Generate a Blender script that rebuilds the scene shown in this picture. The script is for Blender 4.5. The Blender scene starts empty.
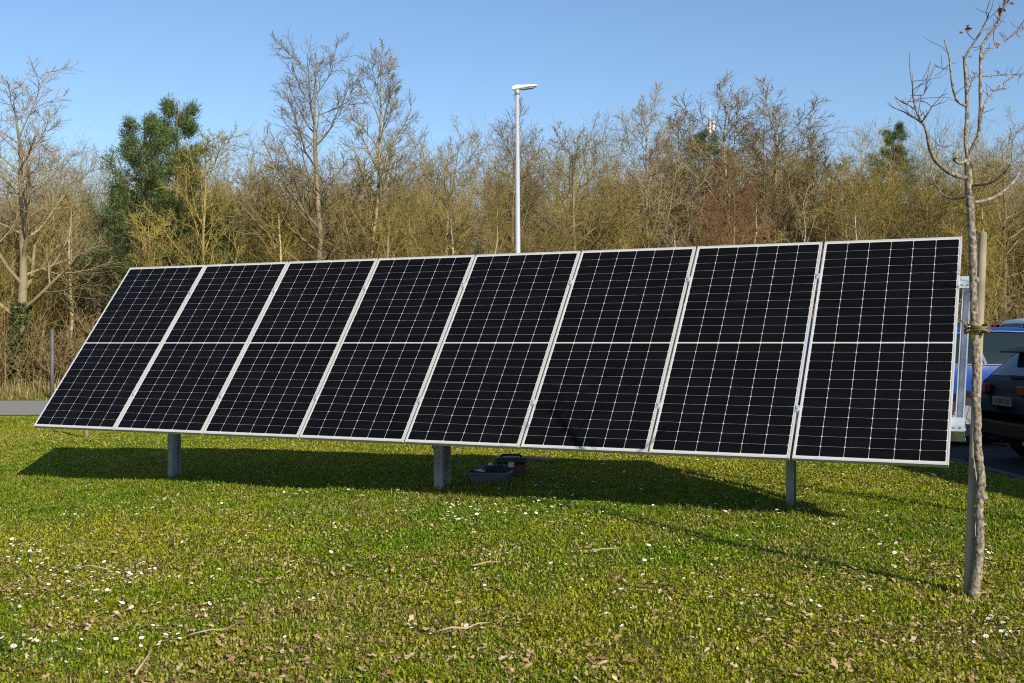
import bpy, math, random
import numpy as np
from mathutils import Vector

# ------------------------------------------------------------------ camera, sky, sun, exposure
S = bpy.context.scene
COL = S.collection
CAM_Z = 1.30
F_PX = 1141.0
PITCH = 0.0018
cam_d = bpy.data.cameras.new("camera")
cam = bpy.data.objects.new("camera", cam_d)
COL.objects.link(cam)
cam.location = (0, 0, CAM_Z)
cam.rotation_euler = (math.pi / 2 + PITCH, 0, 0)
cam_d.sensor_width = 36
cam_d.lens = F_PX / 1024 * 36
cam_d.clip_end = 3000
cam_d.clip_start = 0.05
cam_d.dof.use_dof = True
cam_d.dof.focus_distance = 9.0
cam_d.dof.aperture_fstop = 8.0
S.camera = cam

SUN_AZ = -0.5559          # the way the light travels, from +Y towards +X
SUN_EL = 0.4830
W = bpy.data.worlds.new("World")
S.world = W
W.use_nodes = True
nt = W.node_tree
bg = nt.nodes["Background"]
sky = nt.nodes.new("ShaderNodeTexSky")
sky.sky_type = 'NISHITA'
sky.sun_disc = False
sky.sun_elevation = SUN_EL
sky.sun_rotation = SUN_AZ + math.pi
sky.altitude = 100
sky.air_density = 1.0
sky.dust_density = 0.2
sky.ozone_density = 4.0
nt.links.new(sky.outputs[0], bg.inputs[0])
bg.inputs[1].default_value = 0.12

sun_d = bpy.data.lights.new("sun", 'SUN')
sun_d.energy = 5.0
sun_d.angle = math.radians(0.5)
sun_d.color = (1.0, 0.93, 0.82)
sun = bpy.data.objects.new("sun", sun_d)
COL.objects.link(sun)
SUN_DIR = Vector((math.sin(SUN_AZ) * math.cos(SUN_EL), math.cos(SUN_AZ) * math.cos(SUN_EL), -math.sin(SUN_EL)))
sun.rotation_euler = SUN_DIR.to_track_quat('-Z', 'Y').to_euler()
sun.location = (12, -20, 15)

S.view_settings.view_transform = 'Standard'
S.view_settings.look = 'None'
S.view_settings.exposure = 0.28
S.view_settings.gamma = 1.0
S.view_settings.use_curve_mapping = False
S.render.engine = 'CYCLES'
S.cycles.use_denoising = False
S.cycles.max_bounces = 6
S.cycles.diffuse_bounces = 3
S.cycles.transparent_max_bounces = 8
S.cycles.sample_clamp_indirect = 6
S.cycles.filter_width = 1.05

rng = np.random.default_rng(7)
random.seed(7)

# ------------------------------------------------------------------ helpers
def tag(o, label, cat, group=None):
    o["label"] = label
    o["category"] = cat
    if group:
        o["group"] = group
    return o

def empty(name, loc, label, cat, group=None):
    o = bpy.data.objects.new(name, None)
    o.empty_display_size = 0.2
    o.location = loc
    COL.objects.link(o)
    return tag(o, label, cat, group)

def wloc(o):
    v = np.zeros(3)
    while o is not None:
        v += np.array(o.location)
        o = o.parent
    return v

class MB:
    def __init__(s):
        s.V = []; s.F = []; s.UV = None
    def add(s, vs, fs):
        n = len(s.V)
        s.V += [tuple(map(float, v)) for v in vs]
        s.F += [tuple(i + n for i in f) for f in fs]
        return s
    def box(s, c, ax, half):
        """box with centre c, three axis vectors and half sizes"""
        c = np.array(c, float); ax = [np.array(a, float) for a in ax]
        vs = []
        for i in (-1, 1):
            for j in (-1, 1):
                for k in (-1, 1):
                    vs.append(c + ax[0] * i * half[0] + ax[1] * j * half[1] + ax[2] * k * half[2])
        return s.add(vs, [(0, 1, 3, 2), (4, 6, 7, 5), (0, 4, 5, 1), (2, 3, 7, 6), (0, 2, 6, 4), (1, 5, 7, 3)])
    def abox(s, x0, x1, y0, y1, z0, z1):
        return s.box(((x0 + x1) / 2, (y0 + y1) / 2, (z0 + z1) / 2), np.eye(3), ((x1 - x0) / 2, (y1 - y0) / 2, (z1 - z0) / 2))
    def tube(s, P, R, n=8, cap=True):
        P = [np.array(p, float) for p in P]
        if np.isscalar(R):
            R = [R] * len(P)
        prev = None
        b = len(s.V)
        for i, p in enumerate(P):
            t = P[min(i + 1, len(P) - 1)] - P[max(i - 1, 0)]
            t = t / (np.linalg.norm(t) + 1e-9)
            if prev is None:
                h = np.array([0, 0, 1.]) if abs(t[2]) < .9 else np.array([1., 0, 0])
                u = np.cross(t, h)
            else:
                u = prev - t * (prev @ t)
            u /= np.linalg.norm(u) + 1e-9
            prev = u
            v = np.cross(t, u)
            for k in range(n):
                a = 2 * math.pi * k / n
                s.V.append(tuple(p + R[i] * (math.cos(a) * u + math.sin(a) * v)))
        for i in range(len(P) - 1):
            for k in range(n):
                k2 = (k + 1) % n
                s.F.append((b + i * n + k, b + i * n + k2, b + (i + 1) * n + k2, b + (i + 1) * n + k))
        if cap:
            s.F.append(tuple(b + k for k in reversed(range(n))))
            s.F.append(tuple(b + (len(P) - 1) * n + k for k in range(n)))
        return s
    def build(s, name, mat, parent=None, smooth=False, bevel=0):
        me = bpy.data.meshes.new(name)
        off = wloc(parent) if parent is not None else np.zeros(3)
        V = np.array(s.V) - off
        me.from_pydata(V.tolist(), [], s.F)
        me.validate()
        if smooth:
            me.polygons.foreach_set("use_smooth", [True] * len(me.polygons))
        me.materials.append(mat)
        o = bpy.data.objects.new(name, me)
        COL.objects.link(o)
        if parent is not None:
            o.parent = parent
        if bevel:
            m = o.modifiers.new("bevel", 'BEVEL'); m.width = bevel; m.segments = 2; m.limit_method = 'ANGLE'
        return o

def np_mesh(name, V, quads=None, tris=None, mat=None, smooth=False, attrs=None):
    me = bpy.data.meshes.new(name)
    nq = 0 if quads is None else len(quads)
    ntr = 0 if tris is None else len(tris)
    me.vertices.add(len(V))
    me.vertices.foreach_set("co", np.ascontiguousarray(V, dtype=np.float32).ravel())
    loops = []
    if nq: loops.append(np.asarray(quads, np.int32).ravel())
    if ntr: loops.append(np.asarray(tris, np.int32).ravel())
    L = np.concatenate(loops)
    me.loops.add(len(L))
    me.loops.foreach_set("vertex_index", L)
    me.polygons.add(nq + ntr)
    st = np.concatenate([np.arange(nq) * 4, nq * 4 + np.arange(ntr) * 3]).astype(np.int32)
    me.polygons.foreach_set("loop_start", st)
    if smooth:
        me.polygons.foreach_set("use_smooth", np.ones(nq + ntr, bool))
    me.update(calc_edges=True)
    if attrs is not None:
        for k, a in attrs.items():
            at = me.attributes.new(k, 'FLOAT_COLOR', 'POINT')
            c = np.ones((len(V), 4), np.float32); c[:, :3] = a
            at.data.foreach_set("color", c.ravel())
    if mat is not None:
        me.materials.append(mat)
    return me

def link(name, me, parent=None, loc=None):
    o = bpy.data.objects.new(name, me)
    COL.objects.link(o)
    if parent is not None: o.parent = parent
    if loc is not None: o.location = loc
    return o

# ---- materials
def mat(name):
    m = bpy.data.materials.new(name); m.use_nodes = True
    return m, m.node_tree, m.node_tree.nodes["Principled BSDF"]

def simple(name, col, rough=.5, metal=0., spec=.5, var=.0, scale=6., bump=0., coat=0.):
    m, t, b = mat(name)
    b.inputs["Base Color"].default_value = (*col, 1)
    b.inputs["Roughness"].default_value = rough
    b.inputs["Metallic"].default_value = metal
    b.inputs["Specular IOR Level"].default_value = spec
    b.inputs["Coat Weight"].default_value = coat
    b.inputs["Coat Roughness"].default_value = .04
    if var or bump:
        tc = t.nodes.new("ShaderNodeTexCoord")
        n = t.nodes.new("ShaderNodeTexNoise"); n.inputs["Scale"].default_value = scale; n.inputs["Detail"].default_value = 6
        t.links.new(tc.outputs["Object"], n.inputs["Vector"])
        r = t.nodes.new("ShaderNodeValToRGB")
        r.color_ramp.elements[0].position = .3; r.color_ramp.elements[1].position = .7
        r.color_ramp.elements[0].color = (*[c * (1 - var) for c in col], 1)
        r.color_ramp.elements[1].color = (*[min(1, c * (1 + var)) for c in col], 1)
        t.links.new(n.outputs["Fac"], r.inputs[0])
        t.links.new(r.outputs[0], b.inputs["Base Color"])
        if bump:
            bp = t.nodes.new("ShaderNodeBump"); bp.inputs["Strength"].default_value = .7; bp.inputs["Distance"].default_value = bump
            t.links.new(n.outputs["Fac"], bp.inputs["Height"])
            t.links.new(bp.outputs[0], b.inputs["Normal"])
    return m

def twig_mat(name, c0, c1, rough=.8, objvar=.25):
    c0 = [a * b for a, b in zip(c0, (1.02, .94, .74))]; c1 = [a * b for a, b in zip(c1, (1.02, .94, .74))]
    """bark that varies with the world position and from tree to tree"""
    m, t, b = mat(name)
    b.inputs["Roughness"].default_value = rough
    b.inputs["Specular IOR Level"].default_value = .2
    g = t.nodes.new("ShaderNodeNewGeometry")
    n = t.nodes.new("ShaderNodeTexNoise"); n.inputs["Scale"].default_value = .9; n.inputs["Detail"].default_value = 4
    t.links.new(g.outputs["Position"], n.inputs["Vector"])
    r = t.nodes.new("ShaderNodeValToRGB")
    r.color_ramp.elements[0].position = .35; r.color_ramp.elements[1].position = .65
    r.color_ramp.elements[0].color = (*c0, 1); r.color_ramp.elements[1].color = (*c1, 1)
    t.links.new(n.outputs["Fac"], r.inputs[0])
    oi = t.nodes.new("ShaderNodeObjectInfo")
    mr = t.nodes.new("ShaderNodeMapRange")
    mr.inputs["To Min"].default_value = 1 - objvar; mr.inputs["To Max"].default_value = 1 + objvar
    t.links.new(oi.outputs["Random"], mr.inputs["Value"])
    hs = t.nodes.new("ShaderNodeHueSaturation")
    t.links.new(mr.outputs[0], hs.inputs["Value"])
    t.links.new(r.outputs[0], hs.inputs["Color"])
    t.links.new(hs.outputs[0], b.inputs["Base Color"])
    return m

def attr_mat(name, attr="tint", transl=.3, rough=.6, spec=.25):
    m, t, b = mat(name)
    a = t.nodes.new("ShaderNodeAttribute"); a.attribute_name = attr
    t.links.new(a.outputs["Color"], b.inputs["Base Color"])
    b.inputs["Roughness"].default_value = rough
    b.inputs["Specular IOR Level"].default_value = spec
    if transl:
        tr = t.nodes.new("ShaderNodeBsdfTranslucent")
        t.links.new(a.outputs["Color"], tr.inputs["Color"])
        mx = t.nodes.new("ShaderNodeMixShader"); mx.inputs[0].default_value = transl
        t.links.new(b.outputs[0], mx.inputs[1]); t.links.new(tr.outputs[0], mx.inputs[2])
        t.links.new(mx.outputs[0], t.nodes["Material Output"].inputs["Surface"])
    return m

def leafy(name, col, transl=.25, var=.35, scale=1.5):
    m = simple(name, col, .55, var=var, scale=scale)
    t = m.node_tree; b = t.nodes["Principled BSDF"]
    tr = t.nodes.new("ShaderNodeBsdfTranslucent"); tr.inputs["Color"].default_value = (*col, 1)
    mx = t.nodes.new("ShaderNodeMixShader"); mx.inputs[0].default_value = transl
    t.links.new(b.outputs[0], mx.inputs[1]); t.links.new(tr.outputs[0], mx.inputs[2])
    t.links.new(mx.outputs[0], t.nodes["Material Output"].inputs["Surface"])
    return m

# ---- value noise
def vnoise(x, y, sc, seed):
    x = np.asarray(x, float) / sc + 1000.37; y = np.asarray(y, float) / sc + 1000.71
    xi = np.floor(x).astype(np.int64); yi = np.floor(y).astype(np.int64)
    fx = x - xi; fy = y - yi
    fx = fx * fx * (3 - 2 * fx); fy = fy * fy * (3 - 2 * fy)
    def h(i, j):
        n = (i * 374761393 + j * 668265263 + seed * 974711) & 0xffffffff
        n = ((n ^ (n >> 13)) * 1274126177) & 0xffffffff
        return ((n ^ (n >> 16)) & 0xffff) / 65535.
    return (h(xi, yi) * (1 - fx) + h(xi + 1, yi) * fx) * (1 - fy) + (h(xi, yi + 1) * (1 - fx) + h(xi + 1, yi + 1) * fx) * fy

def sstep(a, b, x):
    t = np.clip((np.asarray(x, float) - a) / (b - a), 0, 1)
    return t * t * (3 - 2 * t)

# ---- the ground's height (fitted to where posts, tree and shadows stand)
def gz0(x, y):
    x = np.clip(np.asarray(x, float), -10, 7); Y = np.clip(np.asarray(y, float), 0, 20) - 10
    z = CAM_Z - 1.3016 + .0179 * x + .0068 * Y - .0016 * x * x + .0009 * x * Y
    return z
def gz(x, y):
    x = np.asarray(x, float); y = np.asarray(y, float)
    z = gz0(x, y)
    lawn = (1 - sstep(4.4, 5.0, x) * sstep(3, 5, y)) * (1 - sstep(23, 25, y))
    z = z + lawn * ((vnoise(x, y, .9, 1) - .5) * .035 + (vnoise(x, y, .3, 2) - .5) * .018)
    park = sstep(4.5, 5.3, x) * sstep(2, 5, y) * (1 - sstep(24, 28, y))
    z = z * (1 - park) + park * (-.17)
    # the wooded bank behind the road
    z = z + 6.0 * sstep(44, 80, y) + .25 * sstep(33, 38, y)
    return z

def at(px, py, d):
    """the world point seen at a pixel of the photo, at depth d"""
    x = (px - 512) / F_PX * d
    z = (341.5 - py) / F_PX * d
    return np.array([x, d * math.cos(PITCH) - z * math.sin(PITCH), CAM_Z + z * math.cos(PITCH) + d * math.sin(PITCH)])

def sheet(name, xs, ys, off, m, zf=gz, mask=None):
    X, Y = np.meshgrid(xs, ys)
    V = np.stack([X, Y, zf(X, Y) + off], -1).reshape(-1, 3)
    nx, ny = len(xs), len(ys)
    i = np.arange(nx - 1)[None] + np.arange(ny - 1)[:, None] * nx
    q = np.stack([i, i + 1, i + nx + 1, i + nx], -1).reshape(-1, 4)
    return link(name, np_mesh(name, V, quads=q, mat=m, smooth=True))

# ------------------------------------------------------------------ SETTING: ground, road, car park
def ground_mat():
    m, t, b = mat("soil_and_moss")
    b.inputs["Roughness"].default_value = .95
    b.inputs["Specular IOR Level"].default_value = .1
    g = t.nodes.new("ShaderNodeNewGeometry")
    n1 = t.nodes.new("ShaderNodeTexNoise"); n1.inputs["Scale"].default_value = 28; n1.inputs["Detail"].default_value = 8
    n2 = t.nodes.new("ShaderNodeTexNoise"); n2.inputs["Scale"].default_value = 1.3; n2.inputs["Detail"].default_value = 5
    for n in (n1, n2): t.links.new(g.outputs["Position"], n.inputs["Vector"])
    r1 = t.nodes.new("ShaderNodeValToRGB")
    e = r1.color_ramp.elements
    e[0].position = .3; e[0].color = (.075, .085, .012, 1)
    e[1].position = .72; e[1].color = (.15, .12, .045, 1)
    k = e.new(.5); k.color = (.12, .14, .018, 1)
    r2 = t.nodes.new("ShaderNodeValToRGB")
    r2.color_ramp.elements[0].position = .4; r2.color_ramp.elements[0].color = (.8, .95, .75, 1)
    r2.color_ramp.elements[1].position = .62; r2.color_ramp.elements[1].color = (1.15, .98, .9, 1)
    t.links.new(n1.outputs["Fac"], r1.inputs[0]); t.links.new(n2.outputs["Fac"], r2.inputs[0])
    mx = t.nodes.new("ShaderNodeMix"); mx.data_type = 'RGBA'; mx.blend_type = 'MULTIPLY'; mx.inputs[0].default_value = 1
    t.links.new(r1.outputs[0], mx.inputs[6]); t.links.new(r2.outputs[0], mx.inputs[7])
    # leaf litter in the wood
    sx = t.nodes.new("ShaderNodeSeparateXYZ"); t.links.new(g.outputs["Position"], sx.inputs[0])
    mr = t.nodes.new("ShaderNodeMapRange"); mr.inputs["From Min"].default_value = 35.5; mr.inputs["From Max"].default_value = 38
    t.links.new(sx.outputs["Y"], mr.inputs["Value"])
    lit = t.nodes.new("ShaderNodeValToRGB")
    lit.color_ramp.elements[0].position = .35; lit.color_ramp.elements[0].color = (.05, .036, .016, 1)
    lit.color_ramp.elements[1].position = .65; lit.color_ramp.elements[1].color = (.15, .10, .045, 1)
    t.links.new(n1.outputs["Fac"], lit.inputs[0])
    mx2 = t.nodes.new("ShaderNodeMix"); mx2.data_type = 'RGBA'
    t.links.new(mr.outputs[0], mx2.inputs[0]); t.links.new(mx.outputs[2], mx2.inputs[6]); t.links.new(lit.outputs[0], mx2.inputs[7])
    t.links.new(mx2.outputs[2], b.inputs["Base Color"])
    bp = t.nodes.new("ShaderNodeBump"); bp.inputs["Distance"].default_value = .02
    t.links.new(n1.outputs["Fac"], bp.inputs["Height"]); t.links.new(bp.outputs[0], b.inputs["Normal"])
    return m

def axis(parts):
    out = []
    for a, b, s in parts:
        out.append(np.arange(a, b - 1e-6, s))
    out.append([parts[-1][1]])
    return np.concatenate(out)
gx = axis([(-900, -120, 60), (-120, -24, 4), (-24, -9, .6), (-9, 6, .12), (6, 24, .5), (24, 120, 4), (120, 900, 60)])
gy = axis([(-40, 0, 4), (0, 3.6, .4), (3.6, 16, .12), (16, 38, .4), (38, 120, 2), (120, 1200, 60)])
ground = sheet("ground", gx, gy, 0, ground_mat())
ground["kind"] = "structure"

def asphalt_mat():
    m = simple("asphalt", (.27, .25, .23), .9, spec=.2, var=.25, scale=60, bump=.004)
    return m
ASPH = asphalt_mat()
road = sheet("road", axis([(-60, 60, .8)]), axis([(26.4, 33, .4)]), .012, ASPH)
road["kind"] = "structure"
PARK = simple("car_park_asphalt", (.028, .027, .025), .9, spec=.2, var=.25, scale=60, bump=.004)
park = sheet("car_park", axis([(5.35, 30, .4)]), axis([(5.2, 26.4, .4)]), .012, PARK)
park["kind"] = "structure"
KERB = simple("kerb_concrete", (.06, .058, .052), .85, var=.2, scale=14, bump=.002)
mk = MB()
for k in range(22):
    y0 = 5.2 + k * .96
    mk.box((5.28, y0 + .47, -.155), np.eye(3), (.06, .468, .075))
kb = mk.build("kerb", KERB, bevel=.008); kb["kind"] = "structure"

# ------------------------------------------------------------------ grass, leaves
def make_grass():
    N = 1450000
    yy = np.linspace(3.1, 26, 600)
    dens = np.where(yy < 14, (4.5 / yy) ** 1.0, (4.5 / yy) ** 1.25)
    w = (.93 * yy + 4.0) * dens
    cdf = np.cumsum(w); cdf /= cdf[-1]
    y = np.interp(rng.random(N), cdf, yy)
    x = (rng.random(N) - .5) * (.93 * y + 4.0)
    keep = x < 5.15 - .25 * rng.random(N)
    # bald, mossy spots
    bald = vnoise(x, y, .45, 11) * .6 + vnoise(x, y, .16, 12) * .4
    keep &= rng.random(N) < np.clip(.45 + 1.5 * (bald - .25), .3, 1)
    x = x[keep]; y = y[keep]; N = len(x)
    lush = np.exp(-((y - (11.0 - .42 * x - 1.6)) / 1.5) ** 2)          # taller green strip before the panels
    p1 = .55 * vnoise(x, y, 1.1, 3) + .45 * vnoise(x, y, 2.3, 43); p2 = vnoise(x, y, .28, 4); p3 = vnoise(x, y, .1, 5)
    green = np.clip(.36 + 1.25 * (p1 - .5) + .75 * (p2 - .5) + .45 * lush, 0, 1)
    u = rng.random(N)
    c_green = np.array([.145, .245, .010]); c_dark = np.array([.08, .145, .010])
    c_yel = np.array([.33, .335, .016]); c_straw = np.array([.50, .40, .15]); c_brown = np.array([.20, .115, .05])
    col = c_yel[None] * (1 - green[:, None]) + c_green[None] * green[:, None]
    sd = (u < .16)[:, None]; col = np.where(sd, c_dark[None] * .7 + col * .3, col)
    worn = sstep(.5, .75, .6 * vnoise(x, y, .7, 41) + .4 * vnoise(x, y, .25, 42)) * sstep(12, 8, y)
    st = (u > .88 - .2 * (1 - green) * (p3 > .45) - .22 * worn)[:, None]; col = np.where(st, c_straw[None] * (.8 + .2 * p1[:, None]), col)
    bn = ((u > .985 - .05 * (p2 < .4) - .10 * worn))[:, None]; col = np.where(bn, c_brown[None], col)
    col = col * (.75 + .5 * rng.random((N, 1)))
    tuft = sstep(.62, .8, vnoise(x, y, .22, 6))
    h = (.009 + .016 * rng.random(N)) * (1 + .9 * tuft + .7 * lush) * (1 + .015 * np.maximum(y - 5, 0))
    flat = rng.random(N) < .62                                           # clover and moss leaves, low and flat
    near = np.zeros(N)
    for (bx, by, br) in ((-3.5, 11.95, .3), (-.64, 10.5, .32), (2.17, 8.88, .28), (2.36, 5.84, .2), (4.62, 6.75, .3), (-.2, 10.3, .35)):
        near = np.maximum(near, np.exp(-((x - bx) ** 2 + (y - by) ** 2) / br ** 2))
    h = h * (1 + 1.7 * near * rng.random(N))
    h = np.where(flat, .008 + .014 * rng.random(N), h)
    wd = (.0011 + .0009 * rng.random(N)) * (1 + .10 * np.maximum(y - 4.5, 0))
    wd = np.where(flat, wd * 2.1, wd)
    a = rng.random(N) * 2 * np.pi
    lean = np.where(flat, .011 + .012 * rng.random(N), h * (.5 + 1.3 * rng.random(N)))
    dx, dy = np.cos(a), np.sin(a)
    z = gz(x, y)
    B = np.stack([x, y, z - .004], -1)
    P = np.stack([-dy, dx, np.zeros(N)], -1)
    D = np.stack([dx, dy, np.zeros(N)], -1)
    up = np.array([0, 0, 1.])
    hm = np.where(flat, .95, .6)
    M = B + D * (lean * .35)[:, None] + up * (h * hm + .004)[:, None]
    T = B + D * lean[:, None] + up * (h + .004)[:, None]
    wm = np.where(flat, 1.25, .8)
    V = np.stack([B - P * wd[:, None], B + P * wd[:, None], M + P * (wd * wm)[:, None], M - P * (wd * wm)[:, None], T], 1).reshape(-1, 3)
    i = np.arange(N)[:, None] * 5
    q = i + np.array([[0, 1, 2, 3]]); t3 = i + np.array([[3, 2, 4]])
    c5 = np.repeat(col, 5, 0)
    me = np_mesh("grass", V, q, t3, attr_mat("grass_blades", transl=.28, rough=.6, spec=.04), attrs={"tint": c5})
    o = link("grass", me); o["kind"] = "stuff"
    return o
make_grass()

def make_leaves():
    N = 46000
    y = 3.9 + 16 * rng.random(N) ** 1.35
    x = (rng.random(N) - .5) * (.93 * y + 3)
    f = vnoise(x, y, .5, 21) * .55 + vnoise(x, y, .2, 22) * .45
    k = (rng.random(N) < np.clip((f - .36) * 3.4, .06, 1) * (1 - .55 * (y > 7))) & (x < 4.7)
    x, y = x[k], y[k]; N = len(x)
    s = .007 + .018 * rng.random(N) ** 1.6
    a = rng.random(N) * 2 * np.pi
    # a lobed leaf of 8 points folded along its midrib
    prof = np.array([[-1, 0, 0], [-.55, .32, .15], [-.2, .22, .08], [.15, .55, .3], [.45, .3, .15], [1, 0, .25], [.45, -.3, .2], [.15, -.5, .35], [-.2, -.22, .1], [-.55, -.3, .2]])
    K = len(prof)
    curl = rng.random((N, 1)) * 1.3
    px = prof[None, :, 0] * s[:, None]; py = prof[None, :, 1] * s[:, None]; pz = prof[None, :, 2] * s[:, None] * curl + (rng.random((N, K)) - .5) * s[:, None] * .3
    tx = (rng.random((N, 1)) - .5) * 1.0; ty = (rng.random((N, 1)) - .5) * 1.0
    pz = pz + tx * px + ty * py
    X = x[:, None] + px * np.cos(a)[:, None] - py * np.sin(a)[:, None]
    Y = y[:, None] + px * np.sin(a)[:, None] + py * np.cos(a)[:, None]
    Z = gz(x, y)[:, None] + .016 + .014 * rng.random((N, 1)) + pz
    V = np.stack([X, Y, Z], -1).reshape(-1, 3)
    i = np.arange(N)[:, None] * K
    q = np.concatenate([i + np.array([[1, 2, 8, 9]]), i + np.array([[2, 3, 7, 8]]), i + np.array([[3, 4, 6, 7]])])
    t3 = np.concatenate([i + np.array([[0, 1, 9]]), i + np.array([[4, 5, 6]])])
    base = np.array([.44, .28, .13]); pale = np.array([.58, .43, .25]); dk = np.array([.25, .14, .06])
    u = rng.random((N, 1))
    col = np.where(u < .3, dk, np.where(u < .75, base, pale)) * (.8 + .4 * rng.random((N, 1)))
    me = np_mesh("fallen_leaves", V, q, t3, attr_mat("dry_leaves", transl=.15, rough=.7, spec=.15), attrs={"tint": np.repeat(col, K, 0)})
    o = link("fallen_leaves", me); o["kind"] = "stuff"
make_leaves()

def make_dry_grass():
    N = 16000
    y = 33.1 + 3.8 * rng.random(N) ** .8
    x = (rng.random(N) - .5) * 48
    k = rng.random(N) < .25 + vnoise(x, y, .8, 31)
    x, y = x[k], y[k]; N = len(x)
    h = (.08 + .34 * rng.random(N) * sstep(33, 35.5, y)) * (.6 + .8 * vnoise(x, y, 1.4, 32))
    a = rng.random(N) * 6.283; wd = .012 + .012 * rng.random(N)
    z = gz(x, y)
    B = np.stack([x, y, z], -1); P = np.stack([np.sin(a), -np.cos(a), 0 * a], -1); D = np.stack([np.cos(a), np.sin(a), 0 * a], -1)
    T = B + D * (h * .7 * rng.random(N))[:, None] + np.array([0, 0, 1.]) * h[:, None]
    V = np.stack([B - P * wd[:, None], B + P * wd[:, None], T], 1).reshape(-1, 3)
    u = rng.random((N, 1))
    col = np.where(u < .5, [.34, .25, .10], np.where(u < .8, [.22, .15, .06], [.16, .16, .04])) * (.8 + .4 * rng.random((N, 1)))
    me = np_mesh("dry_grass", V, tris=np.arange(3 * N).reshape(-1, 3), mat=attr_mat("straw", transl=.2), attrs={"tint": np.repeat(col, 3, 0)})
    o = link("dry_grass", me); o["kind"] = "stuff"
make_dry_grass()

# ------------------------------------------------------------------ woody plants
def nrm(v):
    return v / (np.linalg.norm(v, axis=-1, keepdims=True) + 1e-9)

def children(P, R, m, k2, t0, t1, ang, asd, ratio, taper, up, wander, rg, rf=.6, rmin=.006):
    B, k, _ = P.shape
    t = t0 + (t1 - t0) * (np.arange(m)[None] + rg.random((B, m))) / m
    f = t * (k - 1); i = np.minimum(f.astype(int), k - 2); fr = (f - i)[..., None]
    b = np.arange(B)[:, None]
    p0 = P[b, i]; p1 = P[b, i + 1]
    base = p0 * (1 - fr) + p1 * fr
    r = (R[b, i] * (1 - fr[..., 0]) + R[b, i + 1] * fr[..., 0])
    tan = nrm(p1 - p0)
    L = np.linalg.norm(P[:, 1:] - P[:, :-1], axis=-1).sum(1)[:, None]
    phi = np.arange(m)[None] * 2.4 + rg.random((B, m)) * 1.2 + rg.random((B, 1)) * 6.28
    h = np.where(np.abs(tan[..., 2:3]) < .9, np.array([0, 0, 1.]), np.array([1., 0, 0]))
    u = nrm(np.cross(tan, h)); v = np.cross(tan, u)
    perp = u * np.cos(phi)[..., None] + v * np.sin(phi)[..., None]
    a = np.radians(ang + asd * rg.standard_normal((B, m)))[..., None]
    d = np.cos(a) * tan + np.sin(a) * perp
    ln = L * ratio * (1 - taper * (t - t0) / max(t1 - t0, 1e-6)) * (.65 + .7 * rg.random((B, m)))
    pts = [base]; 
    for j in range(k2 - 1):
        pts.append(pts[-1] + d * (ln / (k2 - 1))[..., None])
        d = nrm(d + np.array([0, 0, up]) + wander * rg.standard_normal(d.shape))
    C = np.stack(pts, 2).reshape(B * m, k2, 3)
    r0 = np.maximum(r * rf, rmin * 1.3).reshape(-1)
    rr = r0[:, None] * (1 - np.linspace(0, 1, k2)[None] * .75)
    rr = np.maximum(rr, rmin)
    return C, rr

def tubes(groups):
    """[(P (B,k,3), R (B,k), sides)] -> vertices, quads; two sides make a flat ribbon"""
    Vs, Qs, off = [], [], 0
    for P, R, n in groups:
        B, k, _ = P.shape
        tan = np.empty_like(P)
        tan[:, 1:-1] = P[:, 2:] - P[:, :-2]; tan[:, 0] = P[:, 1] - P[:, 0]; tan[:, -1] = P[:, -1] - P[:, -2]
        tan = nrm(tan)
        mean = nrm(P[:, -1] - P[:, 0])
        h = np.where(np.abs(mean[:, 2:3]) < .8, np.array([0, 0, 1.]), np.array([1., .3, 0]))[:, None]
        u = nrm(np.cross(tan, h)); v = np.cross(tan, u)
        if n == 2:
            ph = np.arange(B) * 1.7
            w = u * np.cos(ph)[:, None, None] + v * np.sin(ph)[:, None, None]
            V = np.stack([P + w * R[..., None], P - w * R[..., None]], 2)
            i = (np.arange(B)[:, None] * k + np.arange(k - 1)[None]) * 2 + off
            q = np.stack([i, i + 1, i + 3, i + 2], -1).reshape(-1, 4)
        else:
            a = np.arange(n) * 2 * np.pi / n
            V = P[:, :, None] + R[:, :, None, None] * (u[:, :, None] * np.cos(a)[None, None, :, None] + v[:, :, None] * np.sin(a)[None, None, :, None])
            i = (np.arange(B)[:, None, None] * k + np.arange(k - 1)[None, :, None]) * n + off
            kk = np.arange(n)[None, None]; k3 = (kk + 1) % n
            q = np.stack([i + kk, i + k3, i + n + k3, i + n + kk], -1).reshape(-1, 4)
        V = V.reshape(-1, 3); Vs.append(V); Qs.append(q); off += len(V)
    return np.concatenate(Vs), np.concatenate(Qs)

def wander_line(H, k, rg, lean=(0, 0), wob=.02):
    z = np.linspace(0, H, k)
    x = lean[0] * z + np.concatenate([[0], np.cumsum(rg.standard_normal(k - 1) * wob * H / k * 3)])
    y = lean[1] * z + np.concatenate([[0], np.cumsum(rg.standard_normal(k - 1) * wob * H / k * 3)])
    return np.stack([x, y, z], -1)

BARK_GREY = twig_mat("bark_grey", (.17, .145, .11), (.30, .26, .20))
BARK_OLIVE = twig_mat("bark_lichen", (.22, .18, .09), (.36, .30, .17))
BARK_PALE = twig_mat("bark_pale", (.30, .255, .18), (.44, .385, .28))
TWIG_BROWN = twig_mat("twigs_brown", (.17, .135, .055), (.27, .22, .095))
TWIG_PURPLE = twig_mat("twigs_greyish", (.20, .165, .11), (.28, .235, .155))
TWIG_OLIVE = twig_mat("twigs_olive", (.17, .14, .045), (.28, .23, .07))
TWIG_RED = twig_mat("twigs_reddish", (.16, .085, .05), (.24, .13, .08))
IVY = leafy("ivy_leaves", (.05, .085, .015), scale=3)
NEEDLE = leafy("pine_needles", (.085, .125, .028), transl=.15, scale=2)
PINEBARK = simple("pine_bark", (.20, .12, .07), .9, var=.4, scale=4)

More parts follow.
